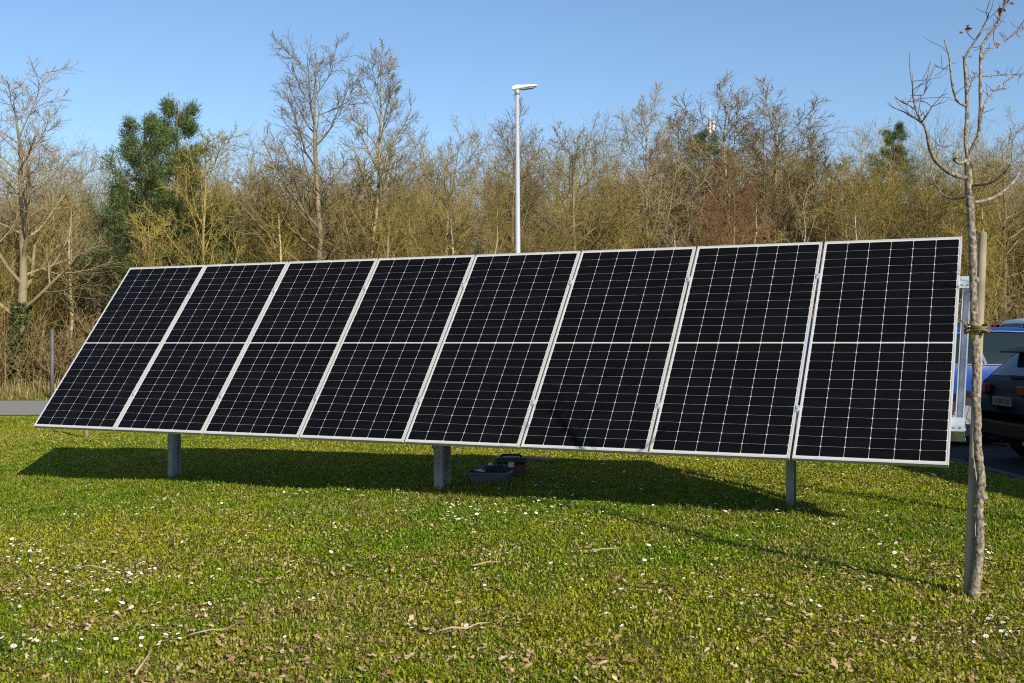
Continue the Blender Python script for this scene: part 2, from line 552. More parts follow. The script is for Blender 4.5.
def bare_tree_mesh(seed, H, r=.15, lean=(0, 0), nb=20, t0=.25, ang=45, ratio=.36, taper=.55, up=.10, dens=(8, 8, 5), wob=.02, rmin=.0075, fork=False):
    rg = np.random.default_rng(seed)
    tr = wander_line(H, 12, rg, lean, wob)
    R = r * (1 - np.linspace(0, 1, 12)) ** .8 + .012
    R[0] *= 1.35
    P0, R0 = tr[None], R[None]
    g1 = children(P0, R0, nb, 7, t0, .97, ang, 9, ratio, taper, up, .10, rg, rf=.55, rmin=rmin * 1.6)
    g2 = children(*g1, dens[0], 5, .2, .98, 42, 12, .45, .5, up * .8, .13, rg, rf=.6, rmin=rmin * 1.2)
    g3 = children(*g2, dens[1], 4, .12, 1, 36, 12, .52, .4, up * .8, .09, rg, rf=.62, rmin=rmin * .8)
    g4 = children(*g3, dens[2], 3, .1, 1, 34, 12, .6, .3, up * .6, .09, rg, rf=.65, rmin=rmin * .55)
    trunk = tubes([(P0, R0, 9)])
    crown = tubes([(*g1, 6), (*g2, 4), (*g3, 3), (*g4, 2)])
    return trunk, crown

PROTO = {}
def proto(key, bark, twig, **kw):
    (tv, tq), (cv, cq) = bare_tree_mesh(**kw)
    PROTO[key] = (np_mesh("trunk", tv, tq, mat=bark, smooth=True), np_mesh("crown", cv, cq, mat=twig), float(np.quantile(cv[:, 2], .9995)))

proto("broad", BARK_GREY, TWIG_PURPLE, seed=3, H=11.6, r=.17, lean=(.06, 0), nb=20, t0=.22, ang=52, ratio=.44, taper=.6, up=.11)
proto("tall", BARK_GREY, TWIG_PURPLE, seed=12, H=12.8, r=.17, nb=24, t0=.26, ang=50, ratio=.33, taper=.55, up=.10)
proto("slim", BARK_OLIVE, TWIG_BROWN, seed=21, H=12, r=.12, nb=24, t0=.22, ang=32, ratio=.30, taper=.55, up=.09)
proto("upright", BARK_OLIVE, TWIG_PURPLE, seed=33, H=11, r=.11, nb=22, t0=.2, ang=26, ratio=.40, taper=.55, up=.07)
proto("bushy", BARK_OLIVE, TWIG_OLIVE, seed=44, H=9, r=.12, nb=26, t0=.12, ang=48, ratio=.46, taper=.55, up=.11)
proto("domed", BARK_GREY, TWIG_BROWN, seed=55, H=10, r=.15, nb=22, t0=.25, ang=55, ratio=.45, taper=.5, up=.13)
proto("pole", BARK_PALE, TWIG_BROWN, seed=77, H=8.5, r=.10, nb=16, t0=.4, ang=28, ratio=.26, taper=.5, up=.07, dens=(6, 5, 3), lean=(.03, .02))
proto("wand", BARK_PALE, TWIG_PURPLE, seed=78, H=8, r=.08, nb=14, t0=.35, ang=24, ratio=.28, taper=.5, up=.05, dens=(6, 5, 3), lean=(-.05, .02), wob=.03)
proto("sapling", BARK_OLIVE, TWIG_OLIVE, seed=66, H=7.5, r=.07, nb=18, t0=.2, ang=30, ratio=.34, taper=.5, up=.07, dens=(7, 6, 4))

def ivy_mesh(name, h0, h1, r, n, seed, lean=0):
    rg = np.random.default_rng(seed)
    z = h0 + (h1 - h0) * rg.random(n) ** .9
    a = rg.random(n) * 6.283
    rr = r * (.75 + .7 * rg.random(n)) * (.6 + .7 * vnoise(z, a, .6, seed)) * (1 - .4 * (z - h0) / (h1 - h0))
    c = np.stack([rr * np.cos(a) + lean * z, rr * np.sin(a), z], -1)
    u = nrm(rg.standard_normal((n, 3))); v = nrm(np.cross(u, rg.standard_normal((n, 3))))
    s = (.04 + .05 * rg.random(n))[:, None]
    V = np.stack([c - u * s, c + v * s * .7, c + u * s, c - v * s * .7], 1).reshape(-1, 3)
    return np_mesh(name, V, np.arange(4 * n).reshape(-1, 4), mat=IVY)

def place_tree(key, px, top, d, label, name="bare_tree", group="bare trees at the edge of the wood", rot=None, cat="tree", squash=1.0, crown_mat=None):
    trm, crm, H = PROTO[key]
    x = (px - 512) / F_PX * d
    z0 = float(gz(x, d)) - .05
    ztop = CAM_Z + (343.5 - top) / F_PX * d
    s = (ztop - z0) / H
    e = empty(name, (x, d, z0), label, cat, group)
    e.rotation_euler = (0, 0, rng.random() * 6.28 if rot is None else rot)
    e.scale = (s * squash, s * squash, s)
    link("trunk", trm, e)
    c = link("crown", crm, e)
    if crown_mat:
        c.material_slots[0].link = 'OBJECT'; c.material_slots[0].material = crown_mat
    return e

# single trees that stand out against the sky
t = place_tree("broad", 22, 60, 37.5, squash=1.3, label= "broad grey tree with low boughs and an ivied trunk at the wood's left end", rot=2.4)
link("ivy", ivy_mesh("ivy", .1, 3.4, .34, 1500, 5, .06), t)
place_tree("tall", 314, 30, 41, "tallest bare tree with a grey trunk and open spreading crown", rot=.5)
place_tree("slim", 375, 46, 41, "tall slim tree just right of the tallest grey trunk", rot=4.2)
place_tree("upright", 512, 96, 43, "thin pale tree standing directly behind the lamp post", rot=.3)
t = place_tree("domed", 447, 122, 41, "rounded bare tree midway between the tall slim tree and the lamp post", rot=2.)
link("ivy", ivy_mesh("ivy", .3, 5, .3, 900, 8), t)
place_tree("domed", 572, 108, 43, "round headed bare tree nearest to the lamp on its right", rot=4.)
place_tree("upright", 645, 80, 45, "upright pale tree between the round headed tree and the mast", rot=1.8, squash=1.15)
place_tree("upright", 728, 68, 46, "tall many stemmed tree beside the red and white mast", rot=2.8, squash=1.5)
place_tree("upright", 776, 78, 46, "tall fan shaped tree right of the many stemmed one", rot=5.1, squash=1.5)
place_tree("slim", 812, 128, 45, "slim tree on the falling right flank of the fan shaped tree", rot=3.3)
place_tree("slim", 683, 108, 47, "narrow tree immediately left of the red and white mast", rot=.9)
place_tree("sapling", 208, 118, 38, "pale slender young tree in front of the pines", rot=.2)
place_tree("sapling", 150, 205, 37, "yellowish forked sapling at the foot of the pines", rot=1.9, crown_mat=TWIG_OLIVE)
place_tree("bushy", 862, 118, 42, "yellow olive spreading tree above the last solar panel but one", rot=.7, squash=.85)
place_tree("bushy", 930, 142, 40, "olive bushy tree above the end panel", rot=2.7)
place_tree("domed", 1005, 112, 43, "brown rounded tree behind the parked cars", rot=1.4, crown_mat=TWIG_PURPLE)
place_tree("bushy", 735, 150, 40, "reddish brown dense tree low before the mast", rot=3.9, crown_mat=TWIG_RED, squash=.9)
place_tree("sapling", 985, 150, 38, "yellow barked forked sapling behind the wooden stake", rot=.4)
place_tree("broad", 95, 190, 40, "low wide bare tree between the ivied tree and the pines", rot=.4)
place_tree("bushy", 262, 165, 43, "brown bushy tree between the pines and the tallest tree", rot=.1)

# the crowd behind them, which nothing tells apart
rg2 = np.random.default_rng(99)
keys = ["slim", "upright", "domed", "bushy", "sapling", "slim", "bushy"]
n_bg = 96
for i in range(n_bg):
    d = 46 + 26 * ((i * .618) % 1)
    px = -240 + 1500 * (i + rg2.random()) / n_bg
    base = 178 + 20 * math.sin(px * .013 + 1) + 25 * rg2.random() - (18 if px > 560 else 0)
    k = keys[rg2.integers(len(keys))]
    place_tree(k, px, base, d, "slender bare tree in the crowded rows behind the taller trees", group="bare trees massed in the wood",
               crown_mat=[TWIG_BROWN, TWIG_PURPLE, TWIG_OLIVE, TWIG_BROWN][rg2.integers(4)], squash=.9 + .5 * rg2.random())

n_fr = 84
for i in range(n_fr):
    d = 38.5 + 9 * ((i * .618 + .3) % 1)
    px = -80 + 1190 * (i + rg2.random()) / n_fr
    place_tree(["pole", "wand", "sapling", "pole", "wand"][rg2.integers(5)], px, 172 + 50 * rg2.random(), d, "thin pale stemmed sapling among many along the front of the wood",
               name="sapling", group="thin saplings along the front of the wood", crown_mat=[TWIG_BROWN, TWIG_PURPLE, TWIG_OLIVE][rg2.integers(3)], squash=.9 + .4 * rg2.random())

# pines
def pine_mesh(seed, H, spread, t0, nw):
    rg = np.random.default_rng(seed)
    tr = wander_line(H, 12, rg, (0, 0), .012)
    R = .16 * (1 - np.linspace(0, 1, 12)) ** .9 + .02
    P0, R0 = tr[None], R[None]
    g1 = children(P0, R0, nw, 6, t0, .99, 68, 10, spread, .86, .10, .08, rg, rf=.4, rmin=.012)
    g2 = children(*g1, 10, 4, .3, 1., 42, 12, .38, .4, .12, .12, rg, rf=.6, rmin=.008)
    tips = np.concatenate([g2[0][:, 1:].reshape(-1, 3), g1[0][:, 3:].reshape(-1, 3)])
    dirs = np.concatenate([np.repeat(nrm(g2[0][:, -1] - g2[0][:, 0]), 3, 0), np.repeat(nrm(g1[0][:, -1] - g1[0][:, 0]), 3, 0)])
    n = 16
    T = np.repeat(tips, n, 0); D = np.repeat(dirs, n, 0)
    q = nrm(D * 1.0 + rg.standard_normal(T.shape) * .8 + np.array([0, 0, .35]))
    ln = (.13 + .13 * rg.random((len(T), 1)))
    w = nrm(np.cross(q, rg.standard_normal(T.shape))) * .013
    st = T + rg.standard_normal(T.shape) * .10
    V = np.stack([st - w, st + w, st + q * ln], 1).reshape(-1, 3)
    br = tubes([(*g1, 5), (*g2, 3)])
    return tubes([(P0, R0, 9)]), br, V
def pine(seed, px, top, d, label, spread=.3, t0=.3, nw=44, H=9.6, rot=0.):
    (tv, tq), (bv, bq), NV = pine_mesh(seed, H, spread, t0, nw)
    trm = np_mesh("trunk", tv, tq, mat=PINEBARK, smooth=True)
    PROTO["_"] = (trm, np_mesh("crown", NV, tris=np.arange(len(NV)).reshape(-1, 3), mat=NEEDLE), H)
    e = place_tree("_", px, top, d, label, name="pine_tree", group="pines in the wood", rot=rot)
    link("boughs", np_mesh("boughs", bv, bq, mat=PINEBARK), e)
    return e
pine(1, 143, 122, 39.5, "dark green pine, the lower and bushier of the pair left", spread=.37, t0=.14, nw=48)
pine(2, 177, 104, 41, "dark green pine, the taller of the pair at left", spread=.28, t0=.16, nw=46)
pine(4, 212, 208, 41, "small dark pine low beside the pale young tree", spread=.36, t0=.25, H=6, nw=26)
pine(6, 120, 196, 45, "short dark pine half hidden left of the taller pair", spread=.4, t0=.3, H=7, nw=30)
pine(5, 893, 128, 58, "narrow pine top showing above the olive trees at right", spread=.2, t0=.55, H=12, nw=30)
pine(8, 708, 136, 56, "flat topped evergreen beneath the red and white mast", spread=.3, t0=.6, H=12, nw=30)

# undergrowth: stems and brush nobody could count, one object
def clump(seed, n, h0, h1, rad, lean, tw, flat=False):
    rg = np.random.default_rng(seed)
    P = np.stack([wander_line(h0 + (h1 - h0) * rg.random(), 6, rg, rg.standard_normal(2) * lean, .03) for _ in range(n)])
    a = rg.random(n) * 6.283; r = rad * np.sqrt(rg.random(n))
    P[:, :, 0] += (r * np.cos(a))[:, None]; P[:, :, 1] += (r * np.sin(a))[:, None]
    R = (.014 + .030 * rg.random(n) ** 3)[:, None] * (1 - .75 * np.linspace(0, 1, 6))[None]
    g1 = children(P, R, tw[0], 4, .15, .98, 36, 13, .36, .4, .08, .10, rg, rf=.5, rmin=.007)
    g2 = children(*g1, tw[1], 3, .1, 1, 38, 13, .55, .3, .05, .12, rg, rf=.65, rmin=.005)
    return tubes([(P, R, 4), (*g1, 2), (*g2, 2)])
def make_undergrowth():
    Vs, Qs, Cs, off = [], [], [], 0
    rg = np.random.default_rng(5)
    protos = [clump(100 + i, 24, 3.2, 7.8, 1.9, .10, (14, 6)) for i in range(6)]
    shrubs = [clump(200 + i, 34, 1.0, 2.6, 1.3, .35, (9, 4)) for i in range(4)]
    pal = np.array([[.25, .205, .075], [.225, .18, .065], [.29, .245, .10], [.21, .155, .065], [.24, .21, .055], [.18, .145, .06]]) * np.array([1.03, .94, .74])
    def put(pr, x, y, s, c):
        nonlocal off
        V, Q = pr
        a = rg.random() * 6.283
        X = V[:, 0] * math.cos(a) - V[:, 1] * math.sin(a); Y = V[:, 0] * math.sin(a) + V[:, 1] * math.cos(a)
        Vs.append(np.stack([X * s + x, Y * s + y, V[:, 2] * s + float(gz(x, y)) - .05], -1)); Qs.append(Q + off); off += len(V)
        Cs.append(np.tile(c, (len(V), 1)))
    for row, (d, n, s0, s1) in enumerate([(38, 9, .45, .7), (43, 14, .6, .9), (49, 16, .8, 1.05), (55, 28, .85, 1.1), (63, 34, .9, 1.2), (74, 34, .9, 1.2)]):
        for i in range(n):
            x = (-.68 + 1.36 * (i + rg.random()) / n) * d
            y = d + rg.random() * 4
            put(protos[rg.integers(6)], x, y, s0 + (s1 - s0) * rg.random(), pal[rg.integers(len(pal))] * (.85 + .3 * rg.random()))
    for i in range(46):
        x = -28 + 56 * (i + rg.random()) / 46
        put(shrubs[rg.integers(4)], x, 36.2 + 2.2 * rg.random(), .7 + .6 * rg.random(), np.array([[.24, .165, .095], [.27, .20, .11], [.20, .155, .075]])[rg.integers(3)] * np.array([1.0, .96, .8]))
    me = np_mesh("undergrowth", np.concatenate(Vs), np.concatenate(Qs), mat=attr_mat("brushwood", transl=0, rough=.85, spec=.15), attrs={"tint": np.concatenate(Cs)})
    o = link("undergrowth", me); o["kind"] = "stuff"
make_undergrowth()

# ------------------------------------------------------------------ radio mast far behind the wood
MRED = simple("mast_red", (.50, .20, .11), .6); MWHITE = simple("mast_white", (.75, .72, .70), .6)
md = 160.
mx_ = (710 - 512) / F_PX * md
e = empty("radio_mast", (mx_, md, 0), "red and white lattice mast rising far behind the trees", "mast")
for band in range(8):
    z0, z1 = 3 + band * 3.75, 6.75 + band * 3.75
    mb = MB()
    for a in range(3):
        an = a * 2.094; p = np.array([.32 * math.cos(an), .32 * math.sin(an), 0])
        q = np.array([.32 * math.cos(an + 2.094), .32 * math.sin(an + 2.094), 0])
        o3 = np.array([mx_, md, 0])
        mb.tube([o3 + p + [0, 0, z0], o3 + p + [0, 0, z1]], .06, 6)
        for k in range(3):
            mb.tube([o3 + p + [0, 0, z0 + k * 1.25], o3 + q + [0, 0, z0 + k * 1.25 + 1.25]], .03, 4)
    mb.build("mast_section", MRED if band % 2 else MWHITE, e)
mb = MB(); mb.tube([(mx_, md, 33), (mx_, md, 34.6)], .05, 6); mb.build("antenna", MWHITE, e)
mb = MB()
for a in range(3):
    an = a * 2.094 + .4
    mb.box((mx_ + .6 * math.cos(an), md + .6 * math.sin(an), 31.6), np.eye(3), (.13, .13, .9))
mb.build("panel_antennas", MWHITE, e)

# ------------------------------------------------------------------ lamp post
LAMPM = simple("lamp_post_galvanised", (.58, .60, .62), .35, metal=.35)
LAMPH = simple("lamp_head_paint", (.78, .79, .80), .35)
LAMPG = simple("lamp_glass", (.35, .37, .38), .2)
ld = 25.0
lp = at(518.2, 341.5, ld); lz = float(gz(lp[0], ld)); ltop = at(517, 90, ld)[2]
e = empty("street_lamp", (lp[0], ld, lz), "tall pale metal lamp post with a single flat head behind the panels", "lamp post")
mb = MB(); mb.tube([(lp[0], ld, lz - .1), (lp[0], ld, lz + 1.6), (lp[0], ld, lz + 1.62), (lp[0] - .02, ld, ltop)], [.08, .08, .064, .038], 14); mb.build("pole", LAMPM, e, True)
hx = lp[0] - .06
mb = MB()
for sgn in (0,):
    prof = [(-.07, .05, .05), (.02, .08, .09), (.12, .11, .07), (.30, .125, .052), (.44, .10, .032), (.48, .05, .015)]
    n = 10; b0 = len(mb.V)
    for (dx, wy, hz) in prof:
        for k in range(n):
            a = 2 * math.pi * k / n
            mb.V.append((hx + dx, ld + wy * math.cos(a), ltop + .03 + .13 * max(dx, 0) + hz * math.sin(a) * (1 if math.sin(a) > 0 else .6)))
    for i in range(len(prof) - 1):
        for k in range(n):
            mb.F.append((b0 + i * n + k, b0 + i * n + (k + 1) % n, b0 + (i + 1) * n + (k + 1) % n, b0 + (i + 1) * n + k))
    mb.F.append(tuple(range(b0, b0 + n))); mb.F.append(tuple(b0 + (len(prof) - 1) * n + k for k in range(n)))
head = mb.build("lamp_head", LAMPH, e, True)
mb = MB(); mb.box((hx + .27, ld, ltop + .032), [(.99, 0, .13), (0, 1, 0), (-.13, 0, .99)], (.13, .075, .006)); mb.build("lens", LAMPG, head)
mb = MB(); mb.tube([(lp[0] - .02, ld, ltop - .1), (lp[0] - .02, ld, ltop + .05)], .055, 12); mb.build("bracket", LAMPM, e, True)

# ------------------------------------------------------------------ grey post at the wood's edge
POSTM = simple("weathered_grey_post", (.10, .10, .10), .7, var=.2, scale=5)
fd = 34.; fx = (52 - 512) / F_PX * fd; fz = float(gz(fx, fd))
mb = MB(); mb.tube([(fx, fd, fz - .2), (fx + .01, fd, CAM_Z + (343.5 - 329) / F_PX * fd)], [.055, .05], 10)
o = mb.build("fence_post", POSTM, None, True); tag(o, "lone grey post standing between the road and the wood", "post")

# ------------------------------------------------------------------ solar array
YAW, TILT = -.4417, .8991
A = np.array([math.cos(YAW), math.sin(YAW), 0])
Bv = np.array([-math.sin(YAW) * math.cos(TILT), math.cos(YAW) * math.cos(TILT), math.sin(TILT)])
Nn = np.cross(A, Bv)
HB = np.array([-math.sin(YAW), math.cos(YAW), 0])
O0 = np.array([-4.7144, 11.2412, -.8129 + CAM_Z])
PW, PH, PITCHP = 1.038, 2.094, 1.058
def pl(u, v, n=0.):
    return O0 + A * u + Bv * v + Nn * n

def cells_mat():
    m, t, b = mat("solar_cells")
    L = t.links
    def N(op, a, bb=None, c=None):
        n = t.nodes.new("ShaderNodeMath"); n.operation = op
        for i, s in enumerate((a, bb, c)):
            if s is None: continue
            if isinstance(s, (int, float)): n.inputs[i].default_value = s
            else: L.new(s, n.inputs[i])
        return n.outputs[0]
    uv = t.nodes.new("ShaderNodeUVMap"); uv.uv_map = "metres"
    sp = t.nodes.new("ShaderNodeSeparateXYZ"); L.new(uv.outputs[0], sp.inputs[0])
    u, v = sp.outputs[0], sp.outputs[1]
    px_, py_ = .1665, .0845
    mu = (PW - 6 * px_) / 2
    hgap = .006
    # fold the two halves onto one
    vd = N('SUBTRACT', N('ABSOLUTE', N('SUBTRACT', v, PH / 2)), hgap)
    ud = N('SUBTRACT', u, mu)
    fu = N('ABSOLUTE', N('SUBTRACT', N('FRACT', N('ADD', N('DIVIDE', ud, px_), .5)), .5))
    fv = N('ABSOLUTE', N('SUBTRACT', N('FRACT', N('ADD', N('DIVIDE', vd, py_), .5)), .5))
    du = N('MULTIPLY', fu, px_); dv = N('MULTIPLY', fv, py_)
    lu = N('LESS_THAN', du, .0011); lv = N('LESS_THAN', dv, .00034)
    dia = N('LESS_THAN', N('ADD', du, dv), .0078)
    out = N('MAXIMUM', N('MAXIMUM', N('LESS_THAN', ud, 0), N('GREATER_THAN', ud, 6 * px_)), N('MAXIMUM', N('LESS_THAN', vd, 0), N('GREATER_THAN', vd, 12 * py_)))
    line = N('MAXIMUM', N('MAXIMUM', lu, lv), N('MAXIMUM', dia, out))
    # bus bars, ten thin wires down each cell
    bb_ = N('LESS_THAN', N('ABSOLUTE', N('SUBTRACT', N('FRACT', N('DIVIDE', ud, px_ / 10)), .5)), .035)
    g = t.nodes.new("ShaderNodeNewGeometry")
    oi = t.nodes.new("ShaderNodeObjectInfo")
    ci = N('ADD', N('FLOOR', N('DIVIDE', ud, px_)), N('MULTIPLY', N('FLOOR', N('DIVIDE', v, py_)), 7.13))
    wn = t.nodes.new("ShaderNodeTexWhiteNoise"); wn.noise_dimensions = '1D'
    L.new(N('ADD', ci, N('MULTIPLY', oi.outputs["Random"], 91.)), wn.inputs["W"])
    mr = t.nodes.new("ShaderNodeMapRange"); mr.inputs["To Min"].default_value = .75; mr.inputs["To Max"].default_value = 1.3
    L.new(wn.outputs["Value"], mr.inputs["Value"])
    hs = t.nodes.new("ShaderNodeHueSaturation"); hs.inputs["Color"].default_value = (.0036, .0034, .0036, 1)
    L.new(mr.outputs[0], hs.inputs["Value"])
    mb_ = t.nodes.new("ShaderNodeMix"); mb_.data_type = 'RGBA'
    L.new(N('MULTIPLY', bb_, .35), mb_.inputs[0]); L.new(hs.outputs[0], mb_.inputs[6]); mb_.inputs[7].default_value = (.018, .018, .019, 1)
    ml = t.nodes.new("ShaderNodeMix"); ml.data_type = 'RGBA'
    L.new(line, ml.inputs[0]); L.new(mb_.outputs[2], ml.inputs[6]); ml.inputs[7].default_value = (.50, .49, .46, 1)
    # thin dust and droppings
    n1 = t.nodes.new("ShaderNodeTexNoise"); n1.inputs["Scale"].default_value = 3.; n1.inputs["Detail"].default_value = 8
    L.new(g.outputs["Position"], n1.inputs["Vector"])
    md_ = t.nodes.new("ShaderNodeMix"); md_.data_type = 'RGBA'
    L.new(N('MULTIPLY', n1.outputs["Fac"], .004), md_.inputs[0]); L.new(ml.outputs[2], md_.inputs[6]); md_.inputs[7].default_value = (.35, .32, .27, 1)
    vo = t.nodes.new("ShaderNodeTexVoronoi"); vo.inputs["Scale"].default_value = 1.6
    L.new(g.outputs["Position"], vo.inputs["Vector"])
    sp_ = N('LESS_THAN', N('ADD', vo.outputs["Distance"], N('MULTIPLY', n1.outputs["Fac"], .02)), .026)
    ms = t.nodes.new("ShaderNodeMix"); ms.data_type = 'RGBA'
    L.new(N('MULTIPLY', sp_, .3), ms.inputs[0]); L.new(md_.outputs[2], ms.inputs[6]); ms.inputs[7].default_value = (.5, .48, .42, 1)
    L.new(ms.outputs[2], b.inputs["Base Color"])
    b.inputs["Roughness"].default_value = .16
    b.inputs["Specular IOR Level"].default_value = .13
    return m
CELLS = cells_mat()
ALU = simple("anodised_aluminium", (.55, .545, .52), .42, metal=.25, var=.06, scale=3)
GALV = simple("galvanised_steel", (.52, .55, .57), .45, metal=.45, var=.18, scale=9)
GALVD = simple("galvanised_post", (.27, .29, .29), .55, metal=.3, var=.22, scale=6)
BACK = simple("white_backsheet", (.7, .7, .7), .6)
BLACK = simple("black_plastic", (.02, .02, .02), .5)

mid_base = O0 + A * 3.86 + HB * .908
arr = empty("solar_array", (mid_base[0], mid_base[1], float(gz(mid_base[0], mid_base[1]))),
            "tilted row of eight black solar panels on three steel posts over the lawn", "solar array")
LIP, FD = .011, .035
def frame_mb(u0):
    mb = MB()
    ax = (A, Bv, Nn)
    for (uc, vc, hu, hv) in ((u0 + .006, PH / 2, .006, PH / 2), (u0 + PW - .006, PH / 2, .006, PH / 2)):
        mb.box(pl(uc, vc, -FD / 2 + .002), ax, (hu, hv, FD / 2))
    for vc in (.006, PH - .006):
        mb.box(pl(u0 + PW / 2, vc, -FD / 2 + .0015), ax, (PW / 2 - .012, .006, FD / 2))
    # back flanges
    for vc in (.025, PH - .025):
        mb.box(pl(u0 + PW / 2, vc, -FD + .003), ax, (PW / 2 - .012, .013, .0012))
    return mb
for k in range(8):
    u0 = k * PITCHP
    me = bpy.data.meshes.new("solar_panel")
    off = wloc(arr)
    q = [pl(u0 + .012, .012), pl(u0 + PW - .012, .012), pl(u0 + PW - .012, PH - .012), pl(u0 + .012, PH - .012)]
    qb = [p - Nn * .005 for p in q]
    me.from_pydata([tuple(p - off) for p in q + qb], [], [(0, 1, 2, 3), (7, 6, 5, 4)])
    uvl = me.uv_layers.new(name="metres")
    for li, c in zip(range(4), [(.012, .012), (PW - .012, .012), (PW - .012, PH - .012), (.012, PH - .012)]):
        uvl.data[li].uv = c
    me.materials.append(CELLS); me.materials.append(BACK)
    me.polygons[1].material_index = 1
    p = link("solar_panel", me, arr)
    f = frame_mb(u0).build("frame", ALU, p, bevel=.0015)
    for q3 in (.2, .5, .8):
        jb = MB(); jb.box(pl(u0 + PW * q3, PH / 2, -.016), (A, Bv, Nn), (.035, .03, .009))
        jb.build("junction_box", BLACK, p)
    if k < 7:
        for v in (.43, 1.72):
            c = MB()
            c.box(pl(u0 + PW + .010, v, .0055), (A, Bv, Nn), (.0155, .026, .0025))
            c.box(pl(u0 + PW + .010, v, -.016), (A, Bv, Nn), (.006, .03, .019))
            c.tube([pl(u0 + PW + .010, v, .008), pl(u0 + PW + .010, v, .014)], .007, 6)
            c.build("clamp", GALV, p)
UE = 7 * PITCHP + PW
# purlins: channels along the whole row, their ends standing out past the last panel
for v in (.36, 1.66):
    mb = MB()
    ax = (A, Bv, Nn); u0, u1 = -.02, UE + .085
    uc, hu = (u0 + u1) / 2, (u1 - u0) / 2
    mb.box(pl(uc, v, -FD - .006), ax, (hu, .058, .0022))
    mb.box(pl(uc, v + .056, -FD - .066), ax, (hu, .0022, .058))
    mb.box(pl(uc, v - .056, -FD - .066), ax, (hu, .0022, .058))
    mb.box(pl(uc, v + .044, -FD - .126), ax, (hu, .014, .0022))
    mb.box(pl(uc, v - .044, -FD - .126), ax, (hu, .014, .0022))
    o = mb.build("purlin", GALV, arr)
    b2 = MB()
    for du in (.02, .06):
        b2.tube([pl(UE + du, v - .03, -FD - .003), pl(UE + du, v - .03, -FD + .006)], .008, 6)
    b2.build("bolts", GALVD, o)
# end channel joining the purlins
mb = MB(); vm, hv = 1.01, .59
mb.box(pl(UE + .048, vm, -FD - .075), (A, Bv, Nn), (.026, hv, .002))
mb.box(pl(UE + .073, vm, -FD - .045), (A, Bv, Nn), (.002, hv, .032))
mb.box(pl(UE + .023, vm, -FD - .045), (A, Bv, Nn), (.002, hv, .032))
mb.build("end_channel", GALV, arr)
# posts, rafters and braces
for al, wa, wn in ((.975, .032, .058), (4.09, .045, .075), (7.215, .030, .048)):
    base = O0 + A * al + HB * .908
    zb = float(gz(base[0], base[1])) - .3
    zt = O0[2] + .908 * math.tan(TILT) - .30
    mb = MB(); Z = np.array([0, 0, 1.])
    c = np.array([base[0], base[1], (zb + zt) / 2]); hz = (zt - zb) / 2
    mb.box(c, (A, HB, Z), (.005, wn - .006, hz))
    for s in (-1, 1):
        mb.box(c + HB * s * wn, (A, HB, Z), (wa, .005, hz))
    post = mb.build("post", GALVD, arr)
    mb = MB()
    mb.box(pl(al + .06, 1.0, -FD - .165), (A, Bv, Nn), (.028, .85, .033)); mb.build("rafter", GALV, arr)
    mb = MB()
    q0 = base + Z * (zb + .95 - base[2]) + A * .06
    mb.tube([q0, pl(al + .06, .42, -FD - .19)], .018, 6)
    mb.tube([base + A * .06 + Z * (zt - .25 - base[2]), pl(al + .06, 1.62, -FD - .19)], .018, 6)
    mb.build("brace", GALV, arr)
# loose cable hanging below the middle
mb = MB()
ca = pl(4.46, .03, -.05)
mb.tube([ca, ca + [.005, 0, -.03], ca + [.03, 0, -.06], ca + [.035, .01, -.12], ca + [.05, .03, -.17]], .006, 6)
mb.build("cable", BLACK, arr)

# ------------------------------------------------------------------ things lying in the shade under the panels
GREYP = simple("grey_crate_plastic", (.09, .105, .125), .5, var=.12, scale=10)
def gpt(px, py):
    d = 10.
    for _ in range(40):
        p = at(px, py, d)
        d *= (CAM_Z - float(gz(p[0], p[1]))) / max(CAM_Z - p[2], 1e-3) * .5 + .5
    return at(px, py, d)
c0 = gpt(491, 487)
crate = empty("plastic_crate", tuple(c0), "grey plastic crate full of odds and ends in the panels' shade", "crate")
cx_, cy_, cz_ = c0[0], c0[1] + .14, float(gz(c0[0], c0[1] + .14))
R2 = ((math.cos(-.2), math.sin(-.2), 0), (-math.sin(-.2), math.cos(-.2), 0), (0, 0, 1))
R2 = [np.array(r) for r in R2]
def cpt(x, y, z): return np.array([cx_, cy_, cz_]) + R2[0] * x + R2[1] * y + R2[2] * z
mb = MB()
wx, wy, hh = .18, .13, .125
ring = lambda s, z: [cpt(-wx * s, -wy * s, z), cpt(wx * s, -wy * s, z), cpt(wx * s, wy * s, z), cpt(-wx * s, wy * s, z)]
mb.add(ring(.88, .0) + ring(1, hh) + ring(.95, hh) + ring(.84, .01),
       [(0, 1, 5, 4), (1, 2, 6, 5), (2, 3, 7, 6), (3, 0, 4, 7), (4, 5, 9, 8), (5, 6, 10, 9), (6, 7, 11, 10), (7, 4, 8, 11), (9, 13, 12, 8), (10, 14, 13, 9), (11, 15, 14, 10), (8, 12, 15, 11), (12, 13, 14, 15), (3, 2, 1, 0)])
mb.build("crate_shell", GREYP, crate)
mb = MB()
for (zc) in (hh - .006,):
    for (ux, uy, hx_, hy_) in ((0, -wy, wx + .008, .008), (0, wy, wx + .008, .008), (-wx, 0, .008, wy - .008), (wx, 0, .008, wy - .008)):
        mb.box(cpt(ux, uy, zc), R2, (hx_, hy_, .008))
for xx in (-.09, 0, .09):
    mb.box(cpt(xx, -wy * .945, hh * .45), R2, (.006, .006, hh * .42))
mb.build("rim", GREYP, crate, bevel=.002)
SHEET = simple("pale_plastic_sheet", (.62, .66, .70), .5)
mb = MB()
gridp = []
for i in range(6):
    for j in range(4):
        u_, v_ = i / 5, j / 3
        gridp.append(cpt(-.235 + .20 * u_, -.11 + .15 * v_ - .02 * u_, hh + .012 + .010 * math.sin(5 * u_ + 3 * v_) - .11 * max(0, .35 - u_) + .01 * u_))
